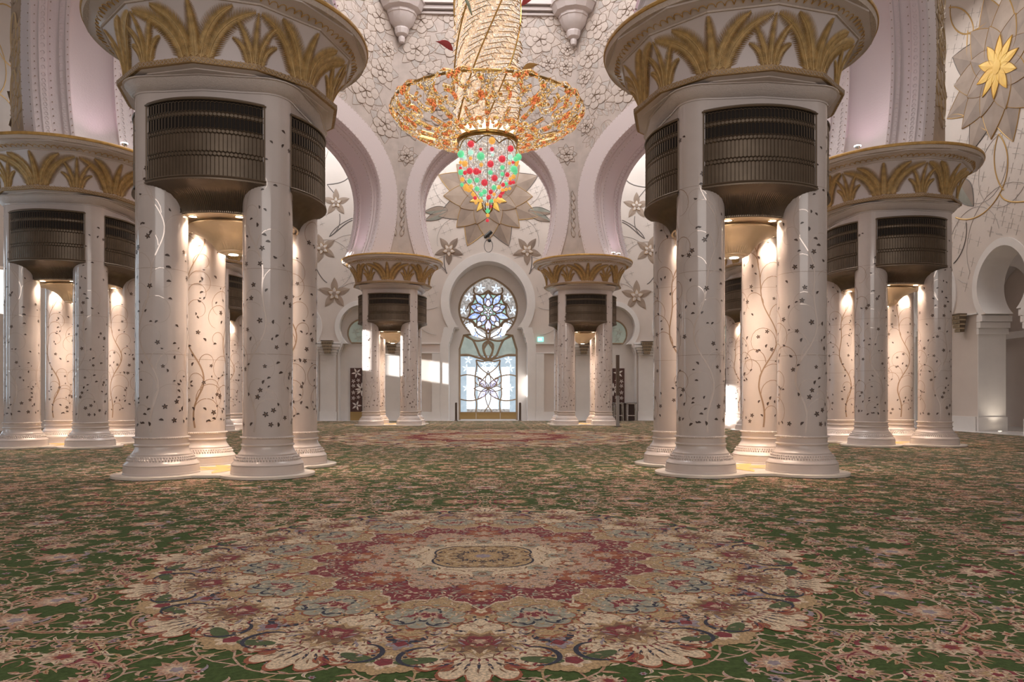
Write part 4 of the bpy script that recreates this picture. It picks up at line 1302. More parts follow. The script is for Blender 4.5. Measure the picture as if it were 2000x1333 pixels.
class Car:
    """flat woven shapes, stacked in thin layers"""
    def __init__(s, lod=1.0): s.V = []; s.F3 = []; s.F4 = []; s.M3 = []; s.M4 = []; s.n = 0; s.lod = lod; s.j = 0
    def strip(s, path, w, m, z, taper=None):
        P = np.array(path); k = len(P)
        T = np.empty_like(P); T[1:-1] = P[2:]-P[:-2]; T[0] = P[1]-P[0]; T[-1] = P[-1]-P[-2]
        L = np.hypot(T[:,0],T[:,1]); L[L==0] = 1; Nn = np.stack([-T[:,1]/L, T[:,0]/L],1)
        t = np.linspace(0,1,k); W = w*(np.array([taper(a) for a in t]) if taper else np.ones(k))
        A = P+Nn*W[:,None]; B = P-Nn*W[:,None]
        s.j = (s.j+17) % 61; vs = np.empty((2*k,3)); vs[0::2,:2] = A; vs[1::2,:2] = B; vs[:,2] = z+s.j*8e-6
        o = s.n; s.V.append(vs); s.n += 2*k
        for i in range(k-1): s.F4.append((o+2*i,o+2*i+1,o+2*i+3,o+2*i+2)); s.M4.append(m)
    def fan(s, c, pts, m, z):
        s.j = (s.j+17) % 61; k = len(pts); vs = np.empty((k+1,3)); vs[0,:2] = c; vs[1:,:2] = pts; vs[:,2] = z+s.j*8e-6
        o = s.n; s.V.append(vs); s.n += k+1
        for i in range(k): s.F3.append((o,o+1+i,o+1+(i+1)%k)); s.M3.append(m)
    def lobed(s, c, ang, rx, ry, lobes, depth, m, z, n=None, pow_=1.0, phase=0.0, pt=False):
        n = n or lobes*(4 if pt else 5)
        if s.lod < 1: n = lobes*2; pt = True
        t = np.arange(n)*2*np.pi/n
        if pt:
            r = 1-depth+depth*(1-np.abs(np.sin(t*lobes/2)))**0.9
        else:
            r = 1-depth+depth*np.abs(np.cos((t-phase)*lobes/2))**pow_
        x = r*rx*np.cos(t); y = r*ry*np.sin(t); ca, sa = math.cos(ang), math.sin(ang)
        s.fan(c, np.stack([c[0]+x*ca-y*sa, c[1]+x*sa+y*ca],1), m, z)
    def leaf(s, c, ang, L, W, bend, m, z, k=6, m2=None):
        if s.lod < 1: k = min(k,3); m2 = None
        t = np.linspace(0,1,k+1); a = ang+bend*(t-0.5)
        dx = np.cos(a); dy = np.sin(a); x = c[0]+np.concatenate([[0],np.cumsum((dx[1:]+dx[:-1])/2)])*L/k; y = c[1]+np.concatenate([[0],np.cumsum((dy[1:]+dy[:-1])/2)])*L/k
        w = lambda q: math.sin(PI*min(1,max(0.0,q))**0.75)*0.98+0.02
        s.strip(np.stack([x,y],1), W, m, z, w)
        if m2 is not None: s.strip(np.stack([x,y],1)[1:-1], W*0.28, m2, z+0.0006, w)
    def arrays(s):
        V = np.concatenate(s.V); F3 = np.array(s.F3,dtype=np.int64).reshape(-1,3); F4 = np.array(s.F4,dtype=np.int64).reshape(-1,4)
        return V, F3, F4, np.array(s.M3,dtype=np.int32), np.array(s.M4,dtype=np.int32)

def palmette(c_, c, ang, R, z, rnd, outer=PNK, inner=CRM, core=RED, mid=BRN):
    nl = rnd.choice((9,11,13)); cx, cy = c[0]-0.10*R*math.cos(ang), c[1]-0.10*R*math.sin(ang)
    c_.lobed(c, ang, R*1.15, R*0.92, nl, 0.36, outer, z, pt=True)
    c_.lobed(c, ang+0.2, R*0.80, R*0.62, nl, 0.40, inner, z+0.0008, pt=True)
    c_.lobed((cx,cy), ang, R*0.50, R*0.42, 7, 0.40, mid, z+0.0016, pt=True)
    c_.lobed((cx,cy), ang, R*0.30, R*0.26, 5, 0.35, core, z+0.0024)
    for q in range(nl):
        a = q*2*PI/nl; c_.leaf((c[0]+0.50*R*math.cos(ang+a),c[1]+0.44*R*math.sin(ang+a)), ang+a, R*0.28, R*0.030, 0, core if q%2 else BRN, z+0.0020, 2)
    for sd in (-1,1):
        c_.leaf((c[0]-0.7*R*math.cos(ang),c[1]-0.7*R*math.sin(ang)), ang+sd*1.3, R*1.3, R*0.11, -sd*2.2, core, z-0.0006, 6)

# --- field tile (mirrored four ways)
TL = 2.3
def field_tile(lod):
    rnd = random.Random(12); q = Car(lod); cent = []
    for k in range(900):
        x,y = rnd.uniform(0,TL), rnd.uniform(0,TL); R = rnd.choice((0.17,0.13,0.10,0.08,0.08))
        if k < 8: R = 0.20
        if any(math.hypot(x-a,y-b) < (R+r)*1.2+0.05 for a,b,r in cent): continue
        cent.append((x,y,R))
        if len(cent) > 31: break
    lm = (PNK,CRM,ROS,TAN,PNK,ROS,CRM)
    for (x,y,R) in cent:
        a = rnd.random()*6.28
        pal = rnd.choice(((PNK,CRM,RED,BRN),(CRM,PNK,RED,ORG),(ROS,CRM,ORG,TAN),(PNK,TAN,RED,CRM),(ROS,PNK,LIL,CRM),(CRM,LIL,RED,TAN),(TAN,ROS,RED,CRM)))
        palmette(q, (x,y), a, R, 0.0070, rnd, *pal)
        n = 16; turn = rnd.choice((-1,1)); pth = []
        for i in range(n+1):
            t = i/n; rr = R*1.15+0.36*t; pth.append((x+rr*math.cos(a+PI+turn*t*4.6), y+rr*math.sin(a+PI+turn*t*4.6)))
        q.strip(pth, 0.0062, rnd.choice((TAN,PNK,ROS)), 0.0024)
        for i in range(2, n, 1 if lod >= 1 else 2):
            px, py = pth[i]; d = math.atan2(pth[i][1]-pth[i-1][1], pth[i][0]-pth[i-1][0])
            for sd in ((1,-1) if rnd.random() < 0.45 else (rnd.choice((1,-1)),)):
                q.leaf((px,py), d+sd*rnd.uniform(0.5,1.2), rnd.uniform(0.06,0.13), rnd.uniform(0.007,0.014), sd*rnd.uniform(0.5,2.4), rnd.choice(lm), 0.0036+0.0003*rnd.randint(0,4), 5,
                       rnd.choice((None,None,RED,ORG,LIL)))
    # long feathered acanthus leaves
    for k in range(16):
        x,y,a = rnd.uniform(0,TL), rnd.uniform(0,TL), rnd.random()*6.28; L = rnd.uniform(0.28,0.5); bd = rnd.uniform(-1.8,1.8)
        q.leaf((x,y), a, L, 0.022, bd, rnd.choice((PNK,ROS,TAN)), 0.0056, 8, RED)
        for j in range(8):
            t = j/8; aa = a+bd*(t-0.5); px = x+math.cos(a)*L*t; py = y+math.sin(a)*L*t
            for sd in (-1,1): q.leaf((px,py), aa+sd*0.8, 0.075*(1.2-t), 0.011, -sd*1.6, rnd.choice((PNK,CRM,ROS)), 0.0060, 4)
    for k in range(330 if lod >= 1 else 150):
        x,y = rnd.uniform(0,TL), rnd.uniform(0,TL)
        if any(math.hypot(x-a,y-b) < r*0.9 for a,b,r in cent): continue
        a = rnd.random()*6.28
        if rnd.random() < 0.62:
            q.leaf((x,y), a, rnd.uniform(0.05,0.14), rnd.uniform(0.006,0.014), rnd.uniform(-2.8,2.8), rnd.choice(lm), 0.0030+0.0004*rnd.randint(0,5), 5, rnd.choice((None,RED,ORG)))
        else:
            R = rnd.uniform(0.022,0.045)
            q.lobed((x,y), a, R*1.2, R, rnd.choice((5,6,7)), 0.45, rnd.choice((PNK,CRM,ROS,LIL)), 0.0062, pt=True); q.lobed((x,y), a, R*0.45, R*0.4, 4, 0.2, rnd.choice((RED,ORG,NVY)), 0.0068, n=8)
    return q.arrays()
TILES = {1: field_tile(1.0), 0: field_tile(0.5)}
VV=[];FF3=[];FF4=[];MM3=[];MM4=[];off=0
def put(Vn, F3_, F4_, m3, m4, flip):
    global off
    a3 = F3_+off; a4 = F4_+off
    if flip: a3 = a3[:,::-1]; a4 = a4[:,::-1]
    VV.append(Vn); FF3.append(a3); FF4.append(a4); MM3.append(m3); MM4.append(m4); off += len(Vn)
CX0, CX1, CY0, CY1 = -18.9, 18.3, -1.0, 40.7
ZB = 0.006
ix0 = int(math.floor((CX0)/TL)); ix1 = int(math.ceil(CX1/TL))
iy0 = 0; iy1 = int(math.ceil(CY1/TL))
keep3 = None
for ix in range(ix0, ix1):
    for iy in range(iy0, iy1):
        x0, y0 = ix*TL, iy*TL
        # only what the camera side can see
        if abs(x0+TL/2) > 0.80*(y0+TL)+3.5: continue
        V,F3,F4,M3,M4 = TILES[1 if y0 < 11 else 0]
        Vn = V.copy(); fx = ix % 2; fy = iy % 2
        if fx: Vn[:,0] = TL-Vn[:,0]
        if fy: Vn[:,1] = TL-Vn[:,1]
        Vn[:,0] += x0; Vn[:,1] += y0
        Vn[:,0] = np.clip(Vn[:,0], CX0, CX1); Vn[:,1] = np.clip(Vn[:,1], CY0, CY1)
        Vn[:,2] += ZB+0.00013*(fx+2*fy)
        put(Vn, F3, F4, M3, M4, (fx+fy) % 2 == 1)
# --- medallion: one sixteenth, mirrored
def medallion(cx, cy, S, seed, z0, fine=1.0):
    rnd = random.Random(seed); NS = 16
    g = Car(); z = z0
    T = lambda r,a: (r*math.sin(a), -r*math.cos(a))
    g.lobed((0,0), -PI/2, 2.42, 2.42, 32, 0.07, TAN, z, n=256, pow_=0.8)
    h = PI/NS
    for k in range(NS):
        a = 2*PI*k/NS; d = -PI/2+a
        b = a+h
        # tan lobes with a small flower, between the palmettes
        for sd in (-1,0,1): g.lobed(T(2.40-0.05*abs(sd),b+sd*0.05), d+h, 0.13, 0.12, 7, 0.2, TAN, z+0.0002, n=28)
        g.lobed(T(2.36,b), d+h, 0.10, 0.09, 6, 0.4, CRM, z+0.0014, n=24); g.lobed(T(2.36,b), d+h, 0.055, 0.05, 5, 0.3, RED, z+0.0020, n=15)
        c = T(2.15,a)
        g.lobed(c, d, 0.46, 0.37, 13, 0.24, ORG, z+0.0006, n=78, pow_=0.55)
        g.lobed(c, d, 0.435, 0.345, 13, 0.25, CRM, z+0.0010, n=78, pow_=0.55)
        g.lobed(T(2.37,a), d, 0.17, 0.17, 7, 0.25, CRM, z+0.0012, n=42, pow_=0.6)
        g.lobed(T(2.06,a), d, 0.22, 0.25, 13, 0.30, TAN, z+0.0018, n=52, pt=True)
        g.lobed(T(2.05,a), d, 0.17, 0.19, 11, 0.35, BRN, z+0.0022, n=44, pt=True)
        g.lobed(T(2.03,a), d, 0.09, 0.12, 7, 0.35, RED, z+0.0028, n=35)
        g.lobed(T(2.03,a), d, 0.035, 0.045, 5, 0.2, PNK, z+0.0034, n=10)
        for qq in (-3,-2,-1,0,1,2,3):
            if abs(qq) > 1: g.leaf(T(2.44-0.03*abs(qq),a+qq*0.026), d+qq*0.35, 0.10, 0.014, 1.4*(1 if qq > 0 else -1), ORG, z+0.0036, 5)
            g.leaf(T(2.41,a+qq*0.020), d+qq*0.25, 0.07, 0.006, 0.5, BRN, z+0.0036, 3)
            g.leaf(T(2.33,a+qq*0.017), d+qq*0.30, 0.11, 0.009, 0, NVY, z+0.0034, 3)
            g.leaf(T(2.28,a+qq*0.014), d+qq*0.30, 0.05, 0.008, 0, RED, z+0.0034, 3)
        for sd in (-1,1):
            # green pockets beside the palmette, edged by a dark scroll
            pth = [T(2.27+0.13*math.cos(t), a+sd*(0.125+0.050*math.sin(t))) for t in np.linspace(-0.2,3.3,14)]
            g.fan(T(2.33,a+sd*0.132), [T(2.33+0.045*math.cos(t)+0.03*math.sin(t), a+sd*(0.132+0.045*math.sin(t))) for t in np.linspace(0,2*PI,18)[:-1]], GRN, z+0.0046)
            g.strip(pth, 0.010, NVY, z+0.0050, lambda t: 0.4+math.sin(PI*t))
            g.leaf(pth[-1], d+PI+sd*0.6, 0.07, 0.010, sd*1.5, NVY, z+0.0040, 5)
            g.leaf(T(2.29,a+sd*0.075), d+sd*0.5, 0.20, 0.030, sd*2.6, ORG, z+0.0022, 8, RED)
            g.leaf(T(2.16,a+sd*0.110), d+sd*2.0, 0.18, 0.022, -sd*2.4, CRM, z+0.0030, 8, BRN)
            g.leaf(T(1.95,a+sd*0.150), d+sd*1.0, 0.20, 0.020, sd*2.6, NVY, z+0.0036, 8)
            g.leaf(T(1.98,a+sd*0.140), d+sd*1.0, 0.24, 0.030, -sd*2.2, TAN, z+0.0032, 8, ORG)
        g.lobed(T(2.10,b), d+h, 0.10, 0.08, 5, 0.45, LIL, z+0.0036, n=20); g.lobed(T(2.10,b), d+h, 0.045, 0.04, 4, 0.4, RED, z+0.0042, n=12)
    g.lobed((0,0), -PI/2+h, 1.80, 1.80, 16, 0.09, BRN, z+0.0044, n=160, pow_=0.8)
    g.lobed((0,0), -PI/2+h, 1.79, 1.79, 16, 0.09, TAN, z+0.0048, n=160, pow_=0.8)
    g.lobed((0,0), -PI/2, 1.62, 1.62, 16, 0.12, ROS, z+0.0050, n=160, pow_=0.8)
    for k in range(NS):
        a = 2*PI*k/NS+h; d = -PI/2+a
        g.lobed(T(1.63,a), d, 0.235, 0.255, 9, 0.22, ORG, z+0.0054, n=54, pow_=0.6)
        g.lobed(T(1.63,a), d, 0.220, 0.240, 9, 0.22, GRY, z+0.0058, n=54, pow_=0.6)
        g.lobed(T(1.60,a), d, 0.09, 0.10, 7, 0.4, PNK, z+0.0064, n=28, pt=True); g.lobed(T(1.60,a), d, 0.05, 0.06, 5, 0.3, RED, z+0.0068, n=20)
        for sd in (-1,1):
            g.leaf(T(1.72,a+sd*0.02), d+sd*1.2, 0.15, 0.010, sd*2.6, NVY, z+0.0066, 7)
            g.leaf(T(1.56,a+sd*0.05), d+sd*0.7, 0.15, 0.016, sd*2.4, RED, z+0.0066, 7)
            g.leaf(T(1.80,a+sd*0.05), d+sd*1.9, 0.18, 0.012, -sd*2.6, NVY, z+0.0066, 7)
        a2 = a-h
        g.lobed(T(1.50,a2), d-h, 0.10, 0.09, 5, 0.4, ORG, z+0.0056, n=25); g.lobed(T(1.70,a2), d-h, 0.08, 0.07, 5, 0.4, CRM, z+0.0056, n=25); g.lobed(T(1.50,a2), d-h, 0.045, 0.04, 5, 0.3, CRM, z+0.0062, n=20)
    # red star ring round a cream field
    def pts8(R, dep, n8, off=0.0):
        out = []
        for i in range(192):
            t = i*2*PI/192; r = R*(1-dep+dep*(1-abs(math.sin((t-off)*n8/2)))**0.8)*(1+0.022*math.cos(48*t)); out.append((r*math.cos(t), r*math.sin(t)))
        return out
    g.fan((0,0), pts8(1.46,0.15,16,PI/2), CRM, z+0.0074)
    g.fan((0,0), pts8(1.43,0.15,16,PI/2), RED, z+0.0078)
    g.fan((0,0), pts8(1.06,0.17,8,PI/2+PI/8), CRM, z+0.0092)
    g.fan((0,0), pts8(1.04,0.17,8,PI/2+PI/8), PNK, z+0.0094)
    g.fan((0,0), pts8(0.78,0.20,8,PI/2+PI/8), CRM, z+0.0098)
    for k in range(8):
        a = 2*PI*k/8; d = -PI/2+a
        g.lobed(T(0.97,a), d, 0.20, 0.17, 7, 0.40, ORG, z+0.0102, n=42)
        g.lobed(T(0.97,a), d, 0.09, 0.08, 5, 0.3, PNK, z+0.0106, n=20); g.lobed(T(1.20,a), d, 0.10, 0.08, 5, 0.4, ORG, z+0.0084, n=20)
        g.lobed(T(0.72,a+PI/8), d+PI/8, 0.10, 0.12, 5, 0.45, ORG, z+0.0102, n=30); g.lobed(T(0.72,a+PI/8), d+PI/8, 0.05, 0.05, 5, 0.3, CRM, z+0.0106, n=20)
        g.lobed(T(0.58,a), d, 0.10, 0.08, 7, 0.3, GRY, z+0.0102, n=35); g.lobed(T(0.58,a), d, 0.045, 0.04, 5, 0.3, BRN, z+0.0106, n=20)
    g.lobed((0,0), -PI/2+PI/4, 0.46, 0.46, 4, 0.30, NVY, z+0.0112, n=80, pow_=0.6)
    g.lobed((0,0), -PI/2+PI/4, 0.44, 0.44, 4, 0.30, TAN, z+0.0116, n=80, pow_=0.6)
    g.lobed((0,0), -PI/2, 0.22, 0.22, 8, 0.25, BRN, z+0.0122, n=40); g.lobed((0,0), -PI/2, 0.20, 0.20, 8, 0.25, TAN, z+0.0126, n=40); g.lobed((0,0), -PI/2, 0.07, 0.07, 8, 0.25, LIL, z+0.013, n=40)
    # kaleidoscope of small details
    zones = [(0.06,0.40,z+0.0132,(NVY,BRN,CRM,TAN,BRN)),(0.44,1.02,z+0.0112,(TAN,BRN,PNK,ORG,NVY,GRY,PNK,LIL,TAN)),(1.00,1.40,z+0.0098,(PNK,CRM,PNK,ROS,PNK,GRY)),
             (1.42,1.78,z+0.0070,(CRM,BRN,NVY,TAN,RED,CRM,PNK,TAN)),(1.80,2.38,z+0.0040,(BRN,NVY,CRM,RED,PNK,LIL,ROS,ORG,BRN,TAN))]
    for (r0,r1,zz,cols) in zones:
        area = (r1*r1-r0*r0)*PI/(2*NS); cnt = int(area*760*fine)+2
        for j in range(cnt):
            r = math.sqrt(rnd.uniform(r0*r0,r1*r1)); a = rnd.uniform(0.0,h); ang = rnd.random()*6.28; L = rnd.uniform(0.03,0.085); W = rnd.uniform(0.003,0.009); bd = rnd.uniform(-3,3); m = rnd.choice(cols)
            typ = rnd.random()
            zz2 = zz+0.0002*(j%5)
            for k in range(NS):
                for sd in (1,-1):
                    aa = 2*PI*k/NS+sd*a; c = T(r,aa); base = -PI/2+2*PI*k/NS
                    if typ < 0.72: g.leaf(c, base+sd*ang, L, W, sd*bd, m, zz2, 4)
                    else: g.lobed(c, base+sd*ang, W*1.9, W*1.9, 5, 0.35, m, zz2, n=10)
    Vm,f3,f4,m3,m4 = g.arrays()
    Vm = Vm.copy(); Vm[:,0] = Vm[:,0]*S+cx; Vm[:,1] = Vm[:,1]*S+cy
    put(Vm, f3, f4, m3, m4, False)
medallion(0.0, 6.02, 1.03, 3, ZB+0.0092)
medallion(0.0, 24.4, 2.15, 4, ZB+0.0092, 0.35)
# ground of the carpet
gv = np.array([(CX0,CY0,ZB),(CX1,CY0,ZB),(CX1,CY1,ZB),(CX0,CY1,ZB),(CX0,CY0,0),(CX1,CY0,0),(CX1,CY1,0),(CX0,CY1,0)],dtype=float)
put(gv, np.zeros((0,3),dtype=np.int64), np.array([(0,1,2,3),(0,4,5,1),(1,5,6,2),(2,6,7,3),(3,7,4,0)]), np.zeros(0,dtype=np.int32), np.zeros(5,dtype=np.int32), False)
VV = np.concatenate(VV); VV[:,2] = np.where(VV[:,2] > 0.0061, 0.006+(VV[:,2]-0.006)*0.45, VV[:,2]); FF3 = np.concatenate(FF3); FF4 = np.concatenate(FF4); MM = np.concatenate([np.concatenate(MM3), np.concatenate(MM4)])
me = bpy.data.meshes.new('carpet')
me.vertices.add(len(VV)); me.vertices.foreach_set('co', VV.astype(np.float32).ravel())
nl = len(FF3)*3+len(FF4)*4; me.loops.add(nl)
me.loops.foreach_set('vertex_index', np.concatenate([FF3.ravel(), FF4.ravel()]).astype(np.int32))
me.polygons.add(len(FF3)+len(FF4))
ls = np.concatenate([np.arange(len(FF3))*3, len(FF3)*3+np.arange(len(FF4))*4]).astype(np.int32)
me.polygons.foreach_set('loop_start', ls)
me.polygons.foreach_set('material_index', MM.astype(np.int32))
for m_ in CM: me.materials.append(m_)
me.update(calc_edges=True); me.validate()
carpet = bpy.data.objects.new('carpet', me); C.objects.link(carpet)
tag(carpet, 'green floral carpet covering the hall with two round cream and red medallions', 'carpet')
print('carpet verts', len(VV))

# ------------------------------------------------------------------ chandelier
ch = thing('chandelier', 'huge crystal chandelier with gilded openwork bowl and coloured glass balls, hanging before the back arch', 'chandelier', (0,24.4,0))
MG = sparkle('jewelled_gilding', [(1.0,0.16,0.07),(1.0,0.42,0.12),(1.0,0.66,0.22),(1.0,0.55,0.18),(1.0,0.80,0.45),(0.80,0.85,1.0),(1.0,0.75,0.35),(0.95,0.40,0.15),(0.85,0.8,0.2),(1.0,0.25,0.10)], 34, 0.75, (0.36,0.18,0.05), 0.6, 0.25, 0.10, 1.0)
MG2 = mat('plain_gilding', (0.42,0.26,0.08), 0.25, 1.0)
MCR = sparkle('white_crystal', [(1.0,0.93,0.82),(1.0,0.85,0.68),(0.85,0.95,1.0),(1.0,0.97,0.92)], 30, 0.55, (0.50,0.43,0.38), 0.1, 0.15, 0.16)
MST = sparkle('stem_crystal', [(1.0,0.72,0.50),(1.0,0.80,0.60),(1.0,0.88,0.72),(1.0,0.66,0.42)], 22, 0.5, (0.58,0.47,0.36), 0.1, 0.25, 0.20)
def bowl_r(v):   # v 0 at neck, 1 at rim
    prof = [(0.0,0.98,9.94),(0.15,1.30,9.97),(0.35,1.82,10.08),(0.55,2.34,10.25),(0.75,2.82,10.48),(0.9,3.08,10.70),(1.0,3.20,10.88),(1.08,3.22,11.0)]
    for i in range(len(prof)-1):
        a,b = prof[i],prof[i+1]
        if v <= b[0] or i == len(prof)-2:
            t = (v-a[0])/(b[0]-a[0]); return a[1]+(b[1]-a[1])*t, a[2]+(b[2]-a[2])*t
def bp(u, v, h=0.0):
    r,z = bowl_r(v); return ((r+h*0.5)*math.sin(u), -(r+h*0.5)*math.cos(u), z-h)
NP = 10; HW = PI/NP
def panel():
    mb = MB()
    def T(pts, r=0.05, m=0):
        mb.tube([bp(u*HW,v) for u,v in pts], r*1.12, 6, m, taper=lambda t: 0.75+0.5*math.sin(PI*t))
        mb.tube([bp(u*HW,v,-0.045) for u,v in pts], r*0.75, 4, 1)
    def spiral(cu,cv,R0,turns,a0,sg,r=0.045,n=20):
        pts = []
        for i in range(n+1):
            t = i/n; R = R0*(1-0.8*t); a = a0+sg*t*turns*2*PI
            pts.append((cu+R*1.15*math.cos(a), cv+R*0.42*math.sin(a)))
        T(pts, r)
    for s in (-1,1):
        spiral(s*0.46,0.24,0.30,1.0,-PI/2,s,0.045)
        spiral(s*0.52,0.66,0.32,1.0,PI/2,-s,0.055)
        T([(0,0.58),(s*0.2,0.72),(s*0.14,0.86),(s*0.35,0.98),(s*0.6,1.0)],0.05)
        T([(s*0.55,0.86),(s*0.8,0.80),(s*0.98,0.90),(s*0.92,1.02),(s*0.70,1.06),(s*0.4,1.0)],0.06)
        T([(s*0.99,0.05),(s*0.93,0.3),(s*0.99,0.5)],0.045)
        for (u,v,a,L) in ((0.22,0.60,0.9,0.34),(0.8,0.93,1.5,0.22)):
            p = [bp((s*(u+math.cos(a)*L*t*0.5))*HW, v+math.sin(a)*L*0.55*t) for t in (0,0.3,0.6,1)]
            mb.tube(p, 0.065, 6, 0, taper=lambda t: 0.15+math.sin(PI*min(1,t*0.9+0.1)))
    for a in (-0.75,-0.35,0,0.35,0.75):
        p = [bp((math.sin(a)*0.34*t)*HW, 0.80+math.cos(a)*0.24*t) for t in (0,0.35,0.7,1)]
        mb.tube(p, 0.085, 6, 0, taper=lambda t: 0.3+0.9*math.sin(PI*min(1,t*0.9+0.05)))
    T([(0,0.02),(0,0.2),(0,0.42),(0,0.6),(0,0.82)],0.06)
    return mb.build('bowl_panel', [MG, MG2], ch, 60)
pn = panel()
for k in range(1,NP):
    o = pn.copy(); C.objects.link(o); o.rotation_euler = (0,0,k*2*PI/NP)
mb = MB()
for v,r in ((0.0,0.05),(1.0,0.045)):
    mb.tube([bp(a,v) for a in [k*2*PI/72 for k in range(72)]], r, 6, 0, closed=True)
mb.lathe([(1.0,9.96),(1.03,9.90),(1.0,9.86),(0.97,9.86),(0.96,9.80)], 48, m=0)
mb.build('bowl_ring', [MG2], ch, 40)
# crystal basket under the bowl
mb = MB()
bprof = [(0.95,9.86),(0.97,9.74),(0.95,9.60),(0.92,9.35),(0.90,9.1),(0.86,8.85),(0.75,8.6),(0.55,8.35),(0.38,8.15),(0.22,7.9),(0.10,7.7),(0.03,7.55)]
mb.lathe(bprof, 32, m=0)
for k in range(8):
    a = k*PI/4
    mb.tube([((r+0.01)*math.sin(a), -(r+0.01)*math.cos(a), z) for r,z in bprof], 0.009, 4, 1)
for (r,z) in bprof[:2]: mb.tube([((r+0.02)*math.sin(a), -(r+0.02)*math.cos(a), z) for a in [k*2*PI/32 for k in range(32)]], 0.007, 4, 1, closed=True)
for k in range(8):
    a = k*PI/4
    arc = [(0.99*math.sin(a+(t-0.5)*PI/4), -0.99*math.cos(a+(t-0.5)*PI/4), 9.55+0.22*math.sin(PI*t)) for t in [j/8 for j in range(9)]]
    mb.tube(arc, 0.02, 4, 1)
mb.build('crystal_basket', [MCR, MG2], ch, 50)
# coloured balls
def ballmat(nm, col, e):
    m = mat(nm, col, 0.08, emis=col, estr=e, coat=0.5); nt = m.node_tree; b = nt.nodes['Principled BSDF']
    tc = nt.nodes.new('ShaderNodeTexCoord'); v = nt.nodes.new('ShaderNodeTexVoronoi'); v.inputs['Scale'].default_value = 14
    r = nt.nodes.new('ShaderNodeValToRGB'); r.color_ramp.elements[0].color = (*[min(1,c*1.4+0.08) for c in col],1); r.color_ramp.elements[1].color = (*[c*0.45 for c in col],1); r.color_ramp.elements[1].position = 0.7
    sock(nt, tc.outputs['Object'], v.inputs['Vector']); sock(nt, v.outputs['Distance'], r.inputs['Fac']); sock(nt, r.outputs['Color'], b.inputs['Emission Color'])
    return m
BM = {'r': ballmat('red_glass',(0.70,0.025,0.05),0.75), 'g': ballmat('green_glass',(0.12,0.72,0.32),0.75), 'y': ballmat('amber_glass',(0.92,0.42,0.07),0.75), 'w': ballmat('pale_green_glass',(0.45,0.95,0.75),0.8)}
BL = {'r':'red glass ball','g':'green glass ball','y':'amber glass ball','w':'pale green glass ball'}
ball_me = {}
for kx,mm in BM.items():
    b_ = MB(); b_.sphere((0,0,0), 1.0, 12, 8, 0); b_.sphere((0,0,0.98), 0.14, 5, 4, 0)
    o = b_.build('glass_ball', mm, None, 60); ball_me[kx] = o.data; bpy.data.objects.remove(o)
def basket_r(z):
    for i in range(len(bprof)-1):
        a,b = bprof[i],bprof[i+1]
        if z <= a[1] and z >= b[1]:
            t = (a[1]-z)/(a[1]-b[1]); return a[0]+(b[0]-a[0])*t
    return 0.0
def ball(kx, x, y, z, r):
    o = bpy.data.objects.new('glass_ball', ball_me[kx]); C.objects.link(o); o.parent = ch; o.location = (x,y,z); o.scale = (r,r,r); o['label'] = BL[kx]
front = [(332,228,38,'r'),(220,292,40,'g'),(330,312,30,'w'),(562,208,38,'y'),(562,292,24,'r'),(765,250,36,'r'),(825,330,28,'g'),(762,335,28,'w'),(440,370,44,'g'),(672,385,40,'r'),
 (545,450,38,'r'),(265,412,34,'y'),(318,498,36,'r'),(392,515,38,'r'),(220,485,32,'g'),(265,495,24,'r'),(675,468,26,'g'),(805,448,40,'g'),(545,530,26,'g'),(590,578,36,'r'),(480,622,38,'r'),(315,582,28,'g'),
 (396,592,28,'g'),(675,530,22,'g'),(730,520,26,'r'),(800,525,26,'y'),(648,582,20,'w'),(685,615,24,'r'),(718,602,22,'g'),(765,590,24,'r'),(800,585,20,'r'),(585,660,28,'g'),(396,665,28,'g'),(640,648,24,'y'),
 (480,702,28,'g'),(440,722,24,'g'),(548,702,26,'r'),(525,755,28,'r'),(655,732,24,'r'),(375,755,22,'r'),(480,765,20,'w'),(555,785,22,'g'),(515,885,28,'g'),(230,618,22,'g'),(235,560,26,'y'),(330,635,26,'y'),
 (445,455,22,'y'),(440,293,18,'r'),(600,780,24,'y'),(440,780,22,'y'),(512,820,20,'y'),(548,838,18,'r'),(515,935,22,'y'),(512,992,20,'r'),(720,660,20,'y'),(760,652,18,'y'),(645,795,20,'y'),(385,808,20,'y'),
 (570,350,16,'w'),(215,370,20,'y'),(328,372,20,'y'),(795,372,18,'r'),(755,400,18,'y'),(680,665,20,'y'),(585,720,20,'y'),(350,715,22,'y'),(215,432,18,'r'),(260,342,20,'w'),(765,545,20,'y'),(430,520,18,'r')]
rnd = random.Random(9); cnt = 0
for (px,py,pr,kx) in front:
    z = (776.4-(240+py/5.555))*23.5/1419.8+1.33; x = (px-513)/5.555/1419.8*23.6; r = pr/5.555/1419.8*23.5
    R = max(basket_r(z), abs(x)+0.02)+r*0.5; y = -math.sqrt(max(0.0,R*R-x*x)); ball(kx, x, y, z, r); cnt += 1
for k in range(28):
    z = rnd.uniform(8.2,9.5); a = rnd.uniform(1.7,4.6); r = rnd.uniform(0.08,0.13); R = basket_r(z)+r; ball(rnd.choice('rgyy'), R*math.sin(a), -R*math.cos(a), z, r)
# golden tendrils opening round the tip
mb = MB()
for k in range(8):
    a = k*PI/4+PI/8
    path = [(0.10,7.75),(0.36,7.62),(0.30,7.40),(0.08,7.16)] if False else [(0.12,7.95),(0.20,7.80),(0.16,7.62),(0.03,7.48)]
    mb.tube([(r*math.sin(a),-r*math.cos(a),z) for r,z in path], 0.018, 5, 0)
mb.build('gilded_tip', MG2, ch, 50)
